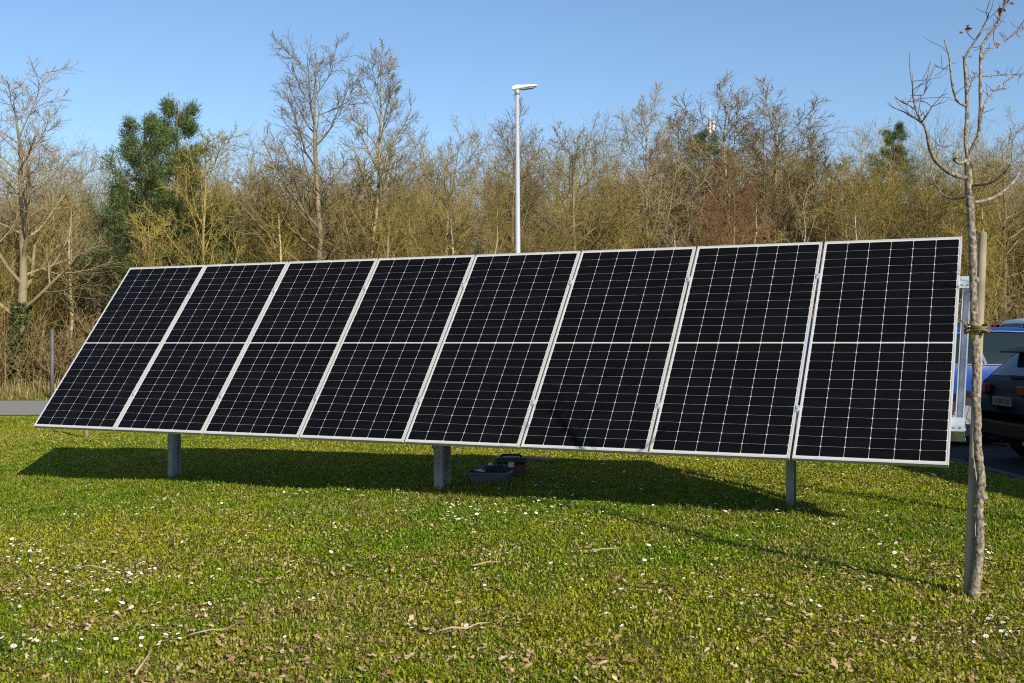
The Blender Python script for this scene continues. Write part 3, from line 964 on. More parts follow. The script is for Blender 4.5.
mb.add(gridp, [(i * 4 + j, (i + 1) * 4 + j, (i + 1) * 4 + j + 1, i * 4 + j + 1) for i in range(5) for j in range(3)])
o = mb.build("plastic_sheet", SHEET, None, True); tag(o, "crumpled pale plastic sheet hanging over the grey crate's left end", "plastic sheet")
# cable bundle on the crate
CAB = simple("dark_cable", (.03, .03, .035), .5)
mb = MB()
pts = [cpt(.02 + (.10 + .012 * math.sin(t_ * .7)) * math.cos(t_), .0 + (.07 + .01 * math.cos(t_ * .6)) * math.sin(t_), hh + .005 + .016 * (t_ / 6.283) + .008 * math.sin(3 * t_)) for t_ in np.linspace(0, 20, 90)]
mb.tube(pts, .008, 6)
o = mb.build("cable_coil", CAB, None, True); tag(o, "coil of dark cable lying on top of the grey crate", "cable")
# red tool case behind on the right
RED = simple("dark_red_tool_case", (.09, .016, .016), .45, var=.15)
tc0 = gpt(511, 478)
tool = empty("tool_case", tuple(tc0), "dark red tool case with a black lid and handle beside the grey crate", "tool case")
tx, ty, tz = tc0[0], tc0[1] + .1, float(gz(tc0[0], tc0[1] + .1))
mb = MB(); mb.abox(tx - .14, tx + .14, ty - .1, ty + .1, tz + .005, tz + .13); mb.build("case_body", RED, tool, bevel=.012)
mb = MB(); mb.abox(tx - .145, tx + .145, ty - .105, ty + .105, tz + .132, tz + .19); mb.build("lid", BLACK, tool, bevel=.014)
mb = MB(); mb.tube([(tx - .10, ty, tz + .19), (tx - .085, ty - .02, tz + .212), (tx + .085, ty - .02, tz + .212), (tx + .10, ty, tz + .19)], .011, 8); mb.build("handle", BLACK, tool, True)
mb = MB(); mb.abox(tx - .03, tx + .03, ty - .114, ty - .106, tz + .10, tz + .15); mb.build("latch", GALV, tool)
# folded pale foil lying on the case, plank, lid
mb = MB(); fp = []
for i in range(7):
    for j in range(4):
        u_, v_ = i / 6, j / 3
        fp.append((tx - .25 + .1 * u_, ty - .03 + .14 * v_, tz + .055 + .045 * math.sin(3.1 * u_) + .012 * math.sin(9 * u_ + 4 * v_) + .02 * v_))
mb.add(fp, [(i * 4 + j, (i + 1) * 4 + j, (i + 1) * 4 + j + 1, i * 4 + j + 1) for i in range(6) for j in range(3)])
o = mb.build("foil_bag", SHEET, None, True); tag(o, "crumpled pale bag stuffed between the crate and the tool case", "bag")
PLANK = simple("reddish_plank", (.24, .12, .065), .8, var=.3, scale=7, bump=.002)
a0, a1 = gpt(519, 459.5), gpt(547, 462)
dirp = nrm(a1 - a0); side = np.cross([0, 0, 1.], dirp)
mb = MB(); mb.box((a0 + a1) / 2 + np.array([0, 0, .022]), (dirp, side, np.cross(dirp, side)), (np.linalg.norm(a1 - a0) / 2 + .06, .09, .016))
o = mb.build("plank", PLANK, None, bevel=.004); tag(o, "short reddish brown plank lying flat behind the tool case", "plank")

# ------------------------------------------------------------------ stake at far left behind the panels
WOOD = simple("weathered_stake_wood", (.31, .25, .165), .85, var=.3, scale=5, bump=.003)
s0 = gpt(86.5, 438)
mb = MB()
mb.tube([s0 - [0, 0, .2], s0 + [.0, 0, .5], s0 + [.02, 0, 1.44]], [.036, .034, .032], 8)
o = mb.build("wooden_stake", WOOD, None, True); tag(o, "pale wooden stake whose foot shows below the leftmost panel", "stake")

# ------------------------------------------------------------------ young tree in front
def bark_young():
    m, t, b = mat("young_tree_bark")
    b.inputs["Roughness"].default_value = .85; b.inputs["Specular IOR Level"].default_value = .2
    tc = t.nodes.new("ShaderNodeTexCoord")
    n = t.nodes.new("ShaderNodeTexNoise"); n.inputs["Scale"].default_value = 60; n.inputs["Detail"].default_value = 6
    n2 = t.nodes.new("ShaderNodeTexNoise"); n2.inputs["Scale"].default_value = 5; n2.inputs["Detail"].default_value = 5
    mp = t.nodes.new("ShaderNodeMapping"); mp.inputs["Scale"].default_value = (1, 1, .8)
    t.links.new(tc.outputs["Object"], mp.inputs[0])
    t.links.new(mp.outputs[0], n.inputs["Vector"]); t.links.new(tc.outputs["Object"], n2.inputs["Vector"])
    r = t.nodes.new("ShaderNodeValToRGB"); e = r.color_ramp.elements
    e[0].position = .36; e[0].color = (.095, .072, .052, 1); e[1].position = .68; e[1].color = (.37, .33, .26, 1)
    k = e.new(.5); k.color = (.22, .185, .135, 1)
    t.links.new(n.outputs["Fac"], r.inputs[0])
    # yellow lichen low on the stem and about the tie
    sx = t.nodes.new("ShaderNodeSeparateXYZ"); t.links.new(tc.outputs["Object"], sx.inputs[0])
    def band(z, w):
        s = t.nodes.new("ShaderNodeMath"); s.operation = 'SUBTRACT'; t.links.new(sx.outputs["Z"], s.inputs[0]); s.inputs[1].default_value = z
        a = t.nodes.new("ShaderNodeMath"); a.operation = 'ABSOLUTE'; t.links.new(s.outputs[0], a.inputs[0])
        l = t.nodes.new("ShaderNodeMath"); l.operation = 'LESS_THAN'; t.links.new(a.outputs[0], l.inputs[0]); l.inputs[1].default_value = w
        return l.outputs[0]
    mxx = t.nodes.new("ShaderNodeMath"); mxx.operation = 'MAXIMUM'
    t.links.new(band(.09, .06), mxx.inputs[0]); t.links.new(band(1.38, .09), mxx.inputs[1])
    gt = t.nodes.new("ShaderNodeMath"); gt.operation = 'GREATER_THAN'; t.links.new(n2.outputs["Fac"], gt.inputs[0]); gt.inputs[1].default_value = .5
    ml = t.nodes.new("ShaderNodeMath"); ml.operation = 'MULTIPLY'; t.links.new(mxx.outputs[0], ml.inputs[0]); t.links.new(gt.outputs[0], ml.inputs[1])
    mx = t.nodes.new("ShaderNodeMix"); mx.data_type = 'RGBA'
    t.links.new(ml.outputs[0], mx.inputs[0]); t.links.new(r.outputs[0], mx.inputs[6]); mx.inputs[7].default_value = (.50, .33, .03, 1)
    t.links.new(mx.outputs[2], b.inputs["Base Color"])
    bp = t.nodes.new("ShaderNodeBump"); bp.inputs["Distance"].default_value = .006
    t.links.new(n.outputs["Fac"], bp.inputs["Height"]); t.links.new(bp.outputs[0], b.inputs["Normal"])
    return m
YB = bark_young()
YT = simple("young_twigs", (.14, .095, .07), .75, var=.25, scale=8)
TD = 5.86
def P5(c, r, ox=860., oy=0., sc=2.97):
    """points traced in an enlarged crop of the photo"""
    return at(ox + c[0] / sc, oy + c[1] / sc, TD + (c[2] if len(c) > 2 else 0.))
tb = at(974.5, 601, TD); tb[2] = float(gz(tb[0], tb[1]))
young = empty("young_tree", tuple(tb), "young bare tree with pale knobbly bark tied to a stake before the panels", "tree")
tr_px = [(973, 603, 4.8), (975, 590, 4.6), (977.5, 570, 4.1), (979.5, 550, 3.9), (980.3, 530, 3.7), (979, 512, 3.6), (980.5, 496, 3.9), (981.5, 478, 3.9), (978.8, 460, 3.6), (977.5, 440, 3.6), (977.3, 415, 3.4), (975.5, 395, 3.6), (976.5, 370, 3.5), (975.3, 345, 3.5), (974.5, 325, 3.5), (973.5, 300, 3.4), (973.2, 270, 3.3), (972.8, 248, 3.3), (971.5, 230, 3.2), (970.8, 212, 3.2), (969.5, 197, 3.4), (968.6, 180, 3.2), (967.8, 162, 2.9)]
mb = MB()
rr = np.random.default_rng(3)
PT, RT = [], []
for i in range(len(tr_px) - 1):
    for f in np.linspace(0, 1, 5, endpoint=False):
        a, b = np.array(tr_px[i]), np.array(tr_px[i + 1]); c = a + (b - a) * f
        PT.append(at(c[0] + rr.normal() * .15, c[1], TD)); RT.append(c[2] / F_PX * TD * (1.14 + .08 * rr.normal() * (1 if c[1] > 240 else .4)))
PT.append(at(967.8, 162, TD)); RT.append(2.8 / F_PX * TD)
mb.tube(PT, RT, 14)
# pruning knots
for (x_, y_, r_) in ((983.5, 497, 4.0), (982.5, 478, 2.6), (977, 396, 3.5), (971, 165, 3.4), (970.5, 193, 3.6), (976, 280, 3.2)):
    p = at(x_, y_, TD - .01); rad = r_ / F_PX * TD
    mb.tube([p + [-rad * .5, 0, -rad * 1.3], p + [0, 0, -rad * .6], p + [rad * .15, 0, 0], p + [0, 0, rad * .6], p + [-rad * .5, 0, rad * 1.3]], [.002, rad * .75, rad, rad * .75, .002], 9)
mb.build("trunk", YB, young, True)
BR = [  # traced limbs: (x, y, depth offset) in crop pixels, start and end radius in photo pixels
 ([(322, 485), (316, 440), (314, 400), (318, 330), (316, 260), (312, 195), (309, 166)], 2.4, 1.7),
 ([(310, 195), (312, 172, .0), (330, 140, -.02), (355, 100, -.05), (376, 60, -.08), (382, 42, -.1)], 1.5, .6),
 ([(320, 470), (335, 435, -.02), (350, 405, -.04), (357, 340, -.05), (357, 240, -.05), (360, 150, -.05), (372, 120, -.05), (400, 80, -.06), (418, 45, -.07), (430, 5, -.08), (440, -60, -.1), (446, -140, -.1)], 2.0, .9),
 ([(360, 178, -.05), (382, 150, .05), (420, 128, .12), (455, 105, .2), (486, 86, .28)], 1.1, .5),
 ([(364, 330, -.05), (377, 295, .02), (392, 278, .08), (420, 250, .15), (445, 232, .22), (482, 214, .3)], 1.1, .45),
 ([(357, 226, -.05), (400, 224, .1), (440, 222, .2), (480, 221, .3)], .8, .4),
 ([(314, 314), (300, 308, -.03), (285, 293, -.06), (272, 242, -.1), (265, 170, -.12), (255, 135, -.14), (250, 118, -.15)], 1.5, .5),
 ([(318, 278), (330, 250, .05), (338, 232, .08), (346, 215, .1)], 1.0, .5),
 ([(322, 527), (300, 526, -.05), (270, 515, -.12), (245, 498, -.18), (225, 478, -.22), (210, 448, -.26), (200, 405, -.28), (194, 378, -.3)], 2.2, 1.4),
 ([(194, 378, -.3), (178, 355, -.3), (166, 325, -.32), (158, 285, -.34), (156, 250, -.36), (158, 218, -.36)], 1.3, .5),
 ([(190, 370, -.3), (160, 348, -.26), (130, 332, -.2), (95, 318, -.15)], 1.1, .4),
 ([(165, 325, -.32), (145, 312, -.36), (125, 300, -.4), (108, 292, -.42)], .8, .35),
 ([(184, 362, -.3), (196, 345, -.34), (206, 330, -.36), (214, 314, -.38)], .9, .4),
 ([(160, 305, -.33), (172, 300, -.3), (186, 284, -.28), (192, 276, -.27)], .8, .35),
 ([(324, 580), (300, 588, .05), (270, 590, .12), (248, 580, .18), (232, 562, .22), (220, 540, .25), (212, 515, .27), (210, 490, .28)], 1.3, .5),
 ([(318, 474), (300, 484, -.03), (286, 480, -.06), (280, 472, -.07), (290, 466, -.08)], 1.9, 1.3),
 ([(330, 550), (360, 548, -.06), (392, 540, -.1), (420, 522, -.14), (438, 503, -.17), (451, 486, -.19)], 1.7, 1.3),
 ([(336, 601), (365, 597, .05), (400, 585, .1), (428, 566, .15), (450, 546, .2), (466, 524, .23), (473, 510, .25)], 1.8, 1.4),
 ([(206, 430, -.27), (222, 440, -.2), (240, 420, -.15)], .6, .35),
]
mb = MB(); twig = MB()
rt = np.random.default_rng(17)
for pts, r0, r1 in BR:
    P = [P5(c, 0) for c in pts]
    # smooth
    Q = [P[0]]
    for i in range(len(P) - 1):
        p0 = P[max(i - 1, 0)]; p1 = P[i]; p2 = P[i + 1]; p3 = P[min(i + 2, len(P) - 1)]
        for f in (.25, .5, .75, 1.):
            Q.append(.5 * (2 * p1 + (p2 - p0) * f + (2 * p0 - 5 * p1 + 4 * p2 - p3) * f * f + (3 * p1 - p0 - 3 * p2 + p3) * f ** 3))
    Rr = np.linspace(r0, r1, len(Q)) / F_PX * TD * (1 + .07 * rt.normal(size=len(Q)))
    mb.tube(Q, Rr, 8)
    if r1 < 1.0:       # side twigs on living wood
        L = sum(np.linalg.norm(Q[i + 1] - Q[i]) for i in range(len(Q) - 1))
        for k in range(int(4 + L * 12)):
            f = .25 + .75 * rt.random(); i = min(int(f * (len(Q) - 1)), len(Q) - 2)
            tan = nrm(Q[i + 1] - Q[i]); d = nrm(tan * .8 + rt.normal(size=3) * .65 + np.array([0, 0, .15]))
            ln = (.03 + .15 * rt.random() ** 1.7)
            p = [Q[i]]
            for s_ in range(3):
                p.append(p[-1] + d * ln / 3); d = nrm(d + rt.normal(size=3) * .22 + np.array([0, 0, .1]))
            twig.tube(p, [.0022, .0018, .0015, .0011], 4)
            if rt.random() < .5:
                d2 = nrm(d + rt.normal(size=3) * .6)
                twig.tube([p[1], p[1] + d2 * ln * .35, p[1] + d2 * ln * .6 + [0, 0, .01]], [.0017, .0014, .001], 4)
mb.build("branches", YB, young, True)
twig.build("twigs", YT, young)
# withered leaves still hanging
DRY = simple("withered_leaf", (.20, .075, .04), .7, var=.3, scale=20)
mb = MB()
for (cx, cy, dd) in ((318, 78, -.06), (322, 86, -.06), (415, 30, -.07), (428, 30, -.05), (450, 12, -.06), (436, 6, -.06), (412, 38, -.08), (300, 95, -.04), (405, 135, .1)):
    p = P5((cx, cy, dd), 0)
    u_ = nrm(rt.normal(size=3)); v_ = nrm(np.cross(u_, rt.normal(size=3))); s_ = .013 + .01 * rt.random()
    w_ = np.cross(u_, v_) * s_ * .4
    mb.add([p - u_ * s_, p + v_ * s_ * .6 + w_, p + u_ * s_, p - v_ * s_ * .6 + w_, p], [(0, 1, 4), (1, 2, 4), (2, 3, 4), (3, 0, 4)])
mb.build("leaves", DRY, young)
# stake and tie
mb = MB()
k0, k1 = at(968, 600, TD + .062), at(983.0, 232, TD + .09)
Z = nrm(k1 - k0)
mb.tube([k0 - Z * .25, k0 + Z * .4, k0 + Z * 1.1, k1 - Z * .012, k1], [.025, .024, .023, .021, .017], 12)
o = mb.build("tree_stake", WOOD, None, True); tag(o, "weathered round wooden stake leaning behind the young tree's trunk", "stake")
TIE = simple("tie_strap", (.16, .11, .045), .8, var=.4, scale=30, bump=.003)
mb = MB()
tcn = at(976.5, 329, TD + .03)
for dz in (-.012, .0, .014):
    ring = [tcn + np.array([.052 * math.cos(a), .078 * math.sin(a), dz + .008 * math.sin(2 * a + dz * 90)]) for a in np.linspace(0, 2 * math.pi, 26)]
    mb.tube(ring, .0065, 6, cap=False)
mb.tube([tcn + [-.05, -.03, 0], tcn + [-.075, -.03, .03], tcn + [-.088, -.02, .045]], .005, 6)
mb.tube([tcn + [.05, -.03, 0], tcn + [.065, -.04, -.015]], .005, 6)
o = mb.build("tree_tie", TIE, None, True); tag(o, "brown strap tying the young tree's trunk to its stake", "strap")
STAKE0 = bpy.data.objects["tree_stake"]
# a second young tree outside the picture, whose shadow crosses the grass
x2, y2 = 4.62, 6.75
y2t = empty("young_tree", (x2, y2, float(gz(x2, y2))), "second young bare tree at the car park's edge, throwing the long thin shadow", "tree")
y2t.rotation_euler = (0, 0, 2.0)
for ch in list(young.children):
    c = ch.copy(); COL.objects.link(c); c.parent = y2t
st2 = STAKE0.copy(); COL.objects.link(st2)
st2.matrix_world = y2t.matrix_basis @ young.matrix_basis.inverted() @ STAKE0.matrix_basis
st2["label"] = "weathered round stake beside the second young tree at the car park's edge"

# ------------------------------------------------------------------ cars
TYRE = simple("tyre_rubber", (.018, .018, .018), .8)
RIM = simple("alloy_rim", (.5, .5, .52), .3, metal=.7)
GLASS = simple("car_glass", (.012, .022, .026), .05, spec=.3)
TRIM = simple("black_trim", (.008, .008, .008), .5, spec=.1)
CHROME = simple("chrome_trim", (.75, .76, .78), .18, metal=.85)
LAMP_R = simple("tail_lamp_red", (.16, .008, .008), .2, spec=.2)
LAMP_W = simple("head_lamp", (.7, .72, .74), .1, coat=1)
PLATE = simple("number_plate", (.11, .115, .11), .5)
INK = simple("plate_marks", (.03, .03, .04), .6)

STYLE = {
 "hatch": dict(L=4.25, w=.90, top=[(0, .62), (.02, .88), (.08, 1.00), (.16, 1.05), (.42, 1.34), (.50, 1.385), (.75, 1.42), (1.6, 1.46), (2.2, 1.43), (3.0, 1.02), (3.2, .98), (3.95, .84), (4.18, .70), (4.25, .5)],
               belt=1.00, wheels=(.80, 3.40), rw=(.17, .42), ws=(2.25, 2.98), side=[(.75, 1.12), (1.18, 1.95), (2.02, 2.66)], rad=.32),
 "suv": dict(L=4.45, w=.92, top=[(0, .75), (.02, 1.0), (.08, 1.15), (.14, 1.22), (.36, 1.55), (.50, 1.63), (.9, 1.68), (1.8, 1.69), (2.4, 1.64), (3.2, 1.18), (3.4, 1.13), (4.15, 1.0), (4.38, .82), (4.45, .6)],
             belt=1.16, wheels=(.85, 3.52), rw=(.15, .36), ws=(2.45, 3.15), side=[(.60, 1.05), (1.12, 2.0), (2.07, 2.85)], rad=.35),
 "van": dict(L=4.6, w=.93, top=[(0, .85), (.02, 1.5), (.05, 1.80), (.14, 1.93), (.35, 1.97), (1.8, 1.98), (3.0, 1.92), (3.3, 1.80), (3.95, 1.20), (4.15, 1.10), (4.45, .98), (4.55, .8), (4.6, .6)],
             belt=1.12, wheels=(.80, 3.70), rw=(.03, .09), ws=(3.32, 3.92), side=[(.35, 1.3), (1.38, 2.4), (2.48, 3.4)], rad=.33),
}
def car(style, loc, heading, paint, label, name="parked_car", cat="car", plate=True, chrome=False):
    s = STYLE[style]; L, w = s["L"], s["w"]
    e = empty(name, loc, label, cat, "cars in the car park")
    tp = np.array(s["top"])
    xs = set(np.round(np.linspace(0, L, 46), 3)) | set(np.round(tp[:, 0], 3))
    for a, b in s["side"] + [s["rw"], s["ws"]]: xs |= {round(a, 3), round(b, 3)}
    xs = np.array(sorted(xs))
    top = np.interp(xs, tp[:, 0], tp[:, 1])
    for _ in range(1): pass
    bot = .21 + .10 * (1 - sstep(0, .5, xs)) + .06 * sstep(L - .5, L, xs)
    hw = w * (1 - .14 * (1 - sstep(0, .35, xs)) ** 2 - .20 * sstep(L - .7, L, xs) ** 2)
    belt = np.minimum(s["belt"] - .05 * (xs / L), top - .03)
    gh = np.clip((top - belt) / (s["belt"] * .42), 0, 1)
    gw = hw * (.95 - .17 * gh)
    rows = []
    for i in range(len(xs)):
        b, t_, B_, h, g = bot[i], top[i], belt[i], hw[i], gw[i]
        bw = h * .965
        m = B_ - b
        rows.append([(0, b), (h * .86, b), (h * .955, b + .05), (h * .985, b + .16 * m), (h, b + .45 * m), (h * .995, b + .72 * m), (h * .985, b + .9 * m), (bw, B_),
                     (bw * .5 + g * .5 + .012 * gh[i], B_ * .5 + (t_ - .06 * gh[i]) * .5), (g, t_ - .06 * gh[i] - .006), (g * .93, t_ - .022 * gh[i] - .003), (g * .8, t_ - .006 * gh[i]), (g * .45, t_ + .008 * gh[i]), (0, t_ + .012 * gh[i])])
    rows = np.array(rows); n, m, _ = rows.shape
    V = []
    for sgn in (-1, 1):
        for i in range(n):
            for j in range(m):
                V.append((xs[i], sgn * rows[i, j, 0], rows[i, j, 1]))
    V = np.array(V); half = n * m
    faces = {"body": [], "rear_window": [], "windscreen": []}
    for k in range(3):
        for sd in (0, 1): faces[("side", k, sd)] = []
    for sd in (0, 1):
        o_ = sd * half
        for i in range(n - 1):
            xm = (xs[i] + xs[i + 1]) / 2
            for j in range(m - 1):
                f = (o_ + i * m + j, o_ + (i + 1) * m + j, o_ + (i + 1) * m + j + 1, o_ + i * m + j + 1)
                if sd == 0: f = f[::-1]
                key = "body"
                if j in (7, 8):
                    for k, (a, b) in enumerate(s["side"]):
                        if a < xm < b and gh[i] > .3 and gh[i + 1] > .3: key = ("side", k, sd)
                if j >= 11:
                    if s["rw"][0] < xm < s["rw"][1]: key = "rear_window"
                    if s["ws"][0] < xm < s["ws"][1]: key = "windscreen"
                if j in (9, 10) and (s["ws"][0] + .04 < xm < s["ws"][1] or s["rw"][0] < xm < s["rw"][1] - .03): key = "windscreen" if xm > 2 else "rear_window"
                faces[key].append(f)
        for i in (0, n - 1):
            cap = [o_ + i * m + j for j in range(m)]
            faces["body"].append(tuple(cap) if (sd == 0) == (i == 0) else tuple(reversed(cap)))
    def sub(name, fs, mt, par=e, smooth=True):
        if not fs: return None
        ids = sorted({v for f in fs for v in f}); mp = {v: k for k, v in enumerate(ids)}
        me = bpy.data.meshes.new(name)
        me.from_pydata([tuple(V[v]) for v in ids], [], [tuple(mp[v] for v in f) for f in fs]); me.validate()
        me.polygons.foreach_set("use_smooth", [smooth] * len(me.polygons)); me.materials.append(mt)
        return link(name, me, par)
    sub("body", faces["body"], paint)
    sub("rear_window", faces["rear_window"], GLASS); sub("windscreen", faces["windscreen"], GLASS)
    for k in range(3):
        for sd in (0, 1): sub("side_window", faces[("side", k, sd)], GLASS)
    def part(name, fn, mt, par=e, smooth=False, bevel=0):
        mb = MB(); fn(mb)
        me = bpy.data.meshes.new(name); me.from_pydata(mb.V, [], mb.F); me.validate()
        if smooth: me.polygons.foreach_set("use_smooth", [True] * len(me.polygons))
        me.materials.append(mt); o = link(name, me, par)
        if bevel:
            q = o.modifiers.new("bevel", 'BEVEL'); q.width = bevel; q.segments = 2; q.limit_method = 'ANGLE'
        return o
    r = s["rad"]
    for wx_ in s["wheels"]:
        for sg in (-1, 1):
            part("wheel_arch", lambda mb: mb.tube([(wx_, sg * (w - .25), r + .02), (wx_, sg * (w + .004), r + .02)], [r + .06] * 2, 24), TRIM)
            wl = part("wheel", lambda mb: mb.tube([(wx_, sg * (w - .20), r), (wx_, sg * (w - .01), r), (wx_, sg * (w + .012), r)], [r, r, r - .03], 24), TYRE)
            def rim(mb):
                mb.tube([(wx_, sg * (w + .0), r), (wx_, sg * (w + .018), r)], [r * .66, r * .62], 20)
                for q in range(5):
                    a = q * 1.2566
                    c = np.array([wx_ + math.cos(a) * r * .36, sg * (w + .022), r + math.sin(a) * r * .36])
                    mb.box(c, ((math.cos(a), 0, math.sin(a)), (0, 1, 0), (-math.sin(a), 0, math.cos(a))), (r * .26, .008, r * .07))
            part("rim", rim, RIM, wl)
    bz = s["belt"]
    # handles
    for (a, b) in s["side"][1:]:
        for sg in (-1, 1):
            part("door_handle", lambda mb: mb.box((a + .16, sg * (w * .995 + .012), bz - .20), np.eye(3), (.085, .014, .016)), paint if not chrome else CHROME, bevel=.006)
    for sg in (-1, 1):
        part("mirror", lambda mb: mb.box((s["side"][2][1] - .12, sg * (w + .09), bz + .03), np.eye(3), (.06, .09, .07)), paint, bevel=.03)
        part("tail_lamp", (lambda mb: mb.box((.055, sg * (w * .80), 1.62), np.eye(3), (.06, .07, .24))) if style == "van" else
             (lambda mb: (mb.box((.035, sg * (w * .70), bz - .10), [(1, sg * -.18, 0), (sg * .18, 1, 0), (0, 0, 1)], (.04, .20, .055)))), LAMP_R, bevel=.015)
        part("headlight", lambda mb: mb.box((L - .12, sg * w * .66, .70), [(1, sg * -.3, 0), (sg * .3, 1, 0), (0, 0, 1)], (.08, .16, .06)), LAMP_W, bevel=.02)
        part("sill_trim", lambda mb: mb.box(((s["wheels"][0] + s["wheels"][1]) / 2, sg * (w * .975), .24), np.eye(3), ((s["wheels"][1] - s["wheels"][0]) / 2 - r - .08, .02, .045)), TRIM)
    part("rear_bumper", lambda mb: mb.box((.02, 0, .42), np.eye(3), (.05, w * .80, .10)), TRIM, bevel=.03)
    part("rear_wiper", lambda mb: mb.box((np.interp(bz + .05, [1.0, 1.6], [.12, .3]) if style != "van" else .0, -.1, bz + .06), np.eye(3), (.012, .22, .01)), TRIM)
    if style != "van":
        part("spoiler", lambda mb: mb.box((tp[5, 0] - .14, 0, tp[5, 1] - .005), [(.97, 0, .22), (0, 1, 0), (-.22, 0, .97)], (.14, w * .70, .010)), TRIM, bevel=.01)
        part("exhaust", lambda mb: mb.tube([(.0, -w * .6, .30), (.18, -w * .6, .30)], .035, 12), CHROME)
        rails = lambda mb: [mb.tube([(.75, sg * w * .70, tp[6, 1] + .0), (.85, sg * w * .70, tp[6, 1] + .055), (2.1, sg * w * .70, tp[7, 1] + .04), (2.25, sg * w * .70, tp[8, 1] + .0)], .014, 8) for sg in (-1, 1)]
        if style == "suv" and not chrome: part("roof_rails", rails, CHROME if chrome else TRIM)
    if chrome:
        for sg in (-1, 1):
            a, b = s["side"][0][0], s["side"][2][1]
            part("window_trim", lambda mb: (mb.tube([(a, sg * (w * .965 + .004), bz - .05 * a / L + .004), (b, sg * (w * .965 + .004), bz - .05 * b / L + .004)], .011, 6),
                                            mb.tube([(a + .12, sg * (w * .80), 1.60), (1.4, sg * (w * .797), 1.635), (2.35, sg * (w * .80), 1.60)], .009, 6)), CHROME)
            part("pillar_trim", lambda mb: mb.tube([(s["side"][1][0] + .02, sg * w * .965, bz), (s["side"][1][0] - .10, sg * w * .80, 1.58)], .022, 6), CHROME)
    if plate:
        pp = part("number_plate", lambda mb: mb.box((-.012, 0, .76), np.eye(3), (.008, .26, .055)), PLATE)
        part("plate_marks", lambda mb: [mb.box((-.022, yy, .76), np.eye(3), (.001, .022, .033)) for yy in (-.19, -.13, -.04, .02, .08, .17)], INK, pp)
    e.rotation_euler = (0, 0, heading)
    return e
BLK = simple("paint_black", (.004, .004, .004), .35, spec=.03)
BLU = simple("paint_blue", (.004, .05, .25), .35, spec=.2, coat=.08)
NAV = simple("paint_navy", (.01, .02, .08), .35, spec=.2)
WHT = simple("paint_white", (.72, .72, .72), .3, coat=1)
SIL = simple("paint_grey", (.28, .29, .30), .3, metal=.4, coat=1)
GP = -.155
car("hatch", (5.94, 13.8, GP), 0., BLK, "black hatchback in shade with its rear end and number plate showing")
car("suv", (5.64, 17.22, GP), 0., BLU, "bright blue car with pale window trim parked beyond the black hatchback", chrome=True)
car("van", (4.95, 20.6, GP), 0., NAV, "navy people carrier whose roof just shows above the blue car", plate=False).scale = (1, 1, .95)
car("van", (10.17, 23.4, GP), 0., WHT, "white van with tall red tail lamps behind the blue car", cat="van", name="parked_van")
# long container added out of view to shade the near car and grass
CONT = simple("container_paint", (.10, .16, .22), .6, var=.2, scale=2)
ce = empty("shade_container", (8.1, 5.3, -.16), "unseen blue grey container added at the near end of the car park to cast shade", "container")
ce.rotation_euler = (0, 0, .09)
def local(name, mb, mt, par, bevel=0):
    me = bpy.data.meshes.new(name); me.from_pydata(mb.V, [], mb.F); me.materials.append(mt)
    o = link(name, me, par)
    return o
CW, CL, CH = 1.22, 6.1, 3.05
prof = []
yk = -CL + .1
while yk < CL - .28:
    prof += [(yk, 0), (yk + .07, 0), (yk + .10, .036), (yk + .17, .036), (yk + .20, 0)]; yk += .27
mb = MB()
for sg in (-1, 1):
    V_ = [(sg * (CW - .02 - q), y_, z_) for (y_, q) in prof for z_ in (.28, CH - .1)]
    mb.add(V_, [(2 * i, 2 * i + 2, 2 * i + 3, 2 * i + 1) for i in range(len(prof) - 1)])
mb.abox(-CW + .03, CW - .03, -CL + .03, CL - .03, CH - .09, CH - .02)
mb.abox(-CW + .03, CW - .03, -CL + .03, CL - .03, .2, .27)
local("corrugated_shell", mb, CONT, ce)
for sg in (-1, 1):
    for se in (-1, 1):
        mb = MB(); mb.abox(sg * CW - .08, sg * CW + .0801 - .08 * (sg + 1) / 1 * 0 - .08, se * CL - .08, se * CL + .08, .12, CH); local("corner_post", mb, CONT, ce)
    mb = MB(); mb.abox(sg * CW - .05, sg * CW + .03, -CL + .09, CL - .09, CH - .12, CH - .005); local("top_rail", mb, CONT, ce)
    mb = MB(); mb.abox(sg * CW - .05, sg * CW + .03, -CL + .09, CL - .09, .13, .29); local("bottom_rail", mb, CONT, ce)
for se in (-1, 1):
    for sg in (-1, 1):
        mb = MB(); mb.abox(min(.01 * sg, sg * (CW - .09)), max(.01 * sg, sg * (CW - .09)), se * CL - .03, se * CL + .03, .3, CH - .13); d_ = local("door", mb, CONT, ce)
        mb = MB(); mb.tube([(sg * .5, se * (CL + .06), .3), (sg * .5, se * (CL + .06), CH - .15)], .02, 8); local("locking_bar", mb, GALV, d_)

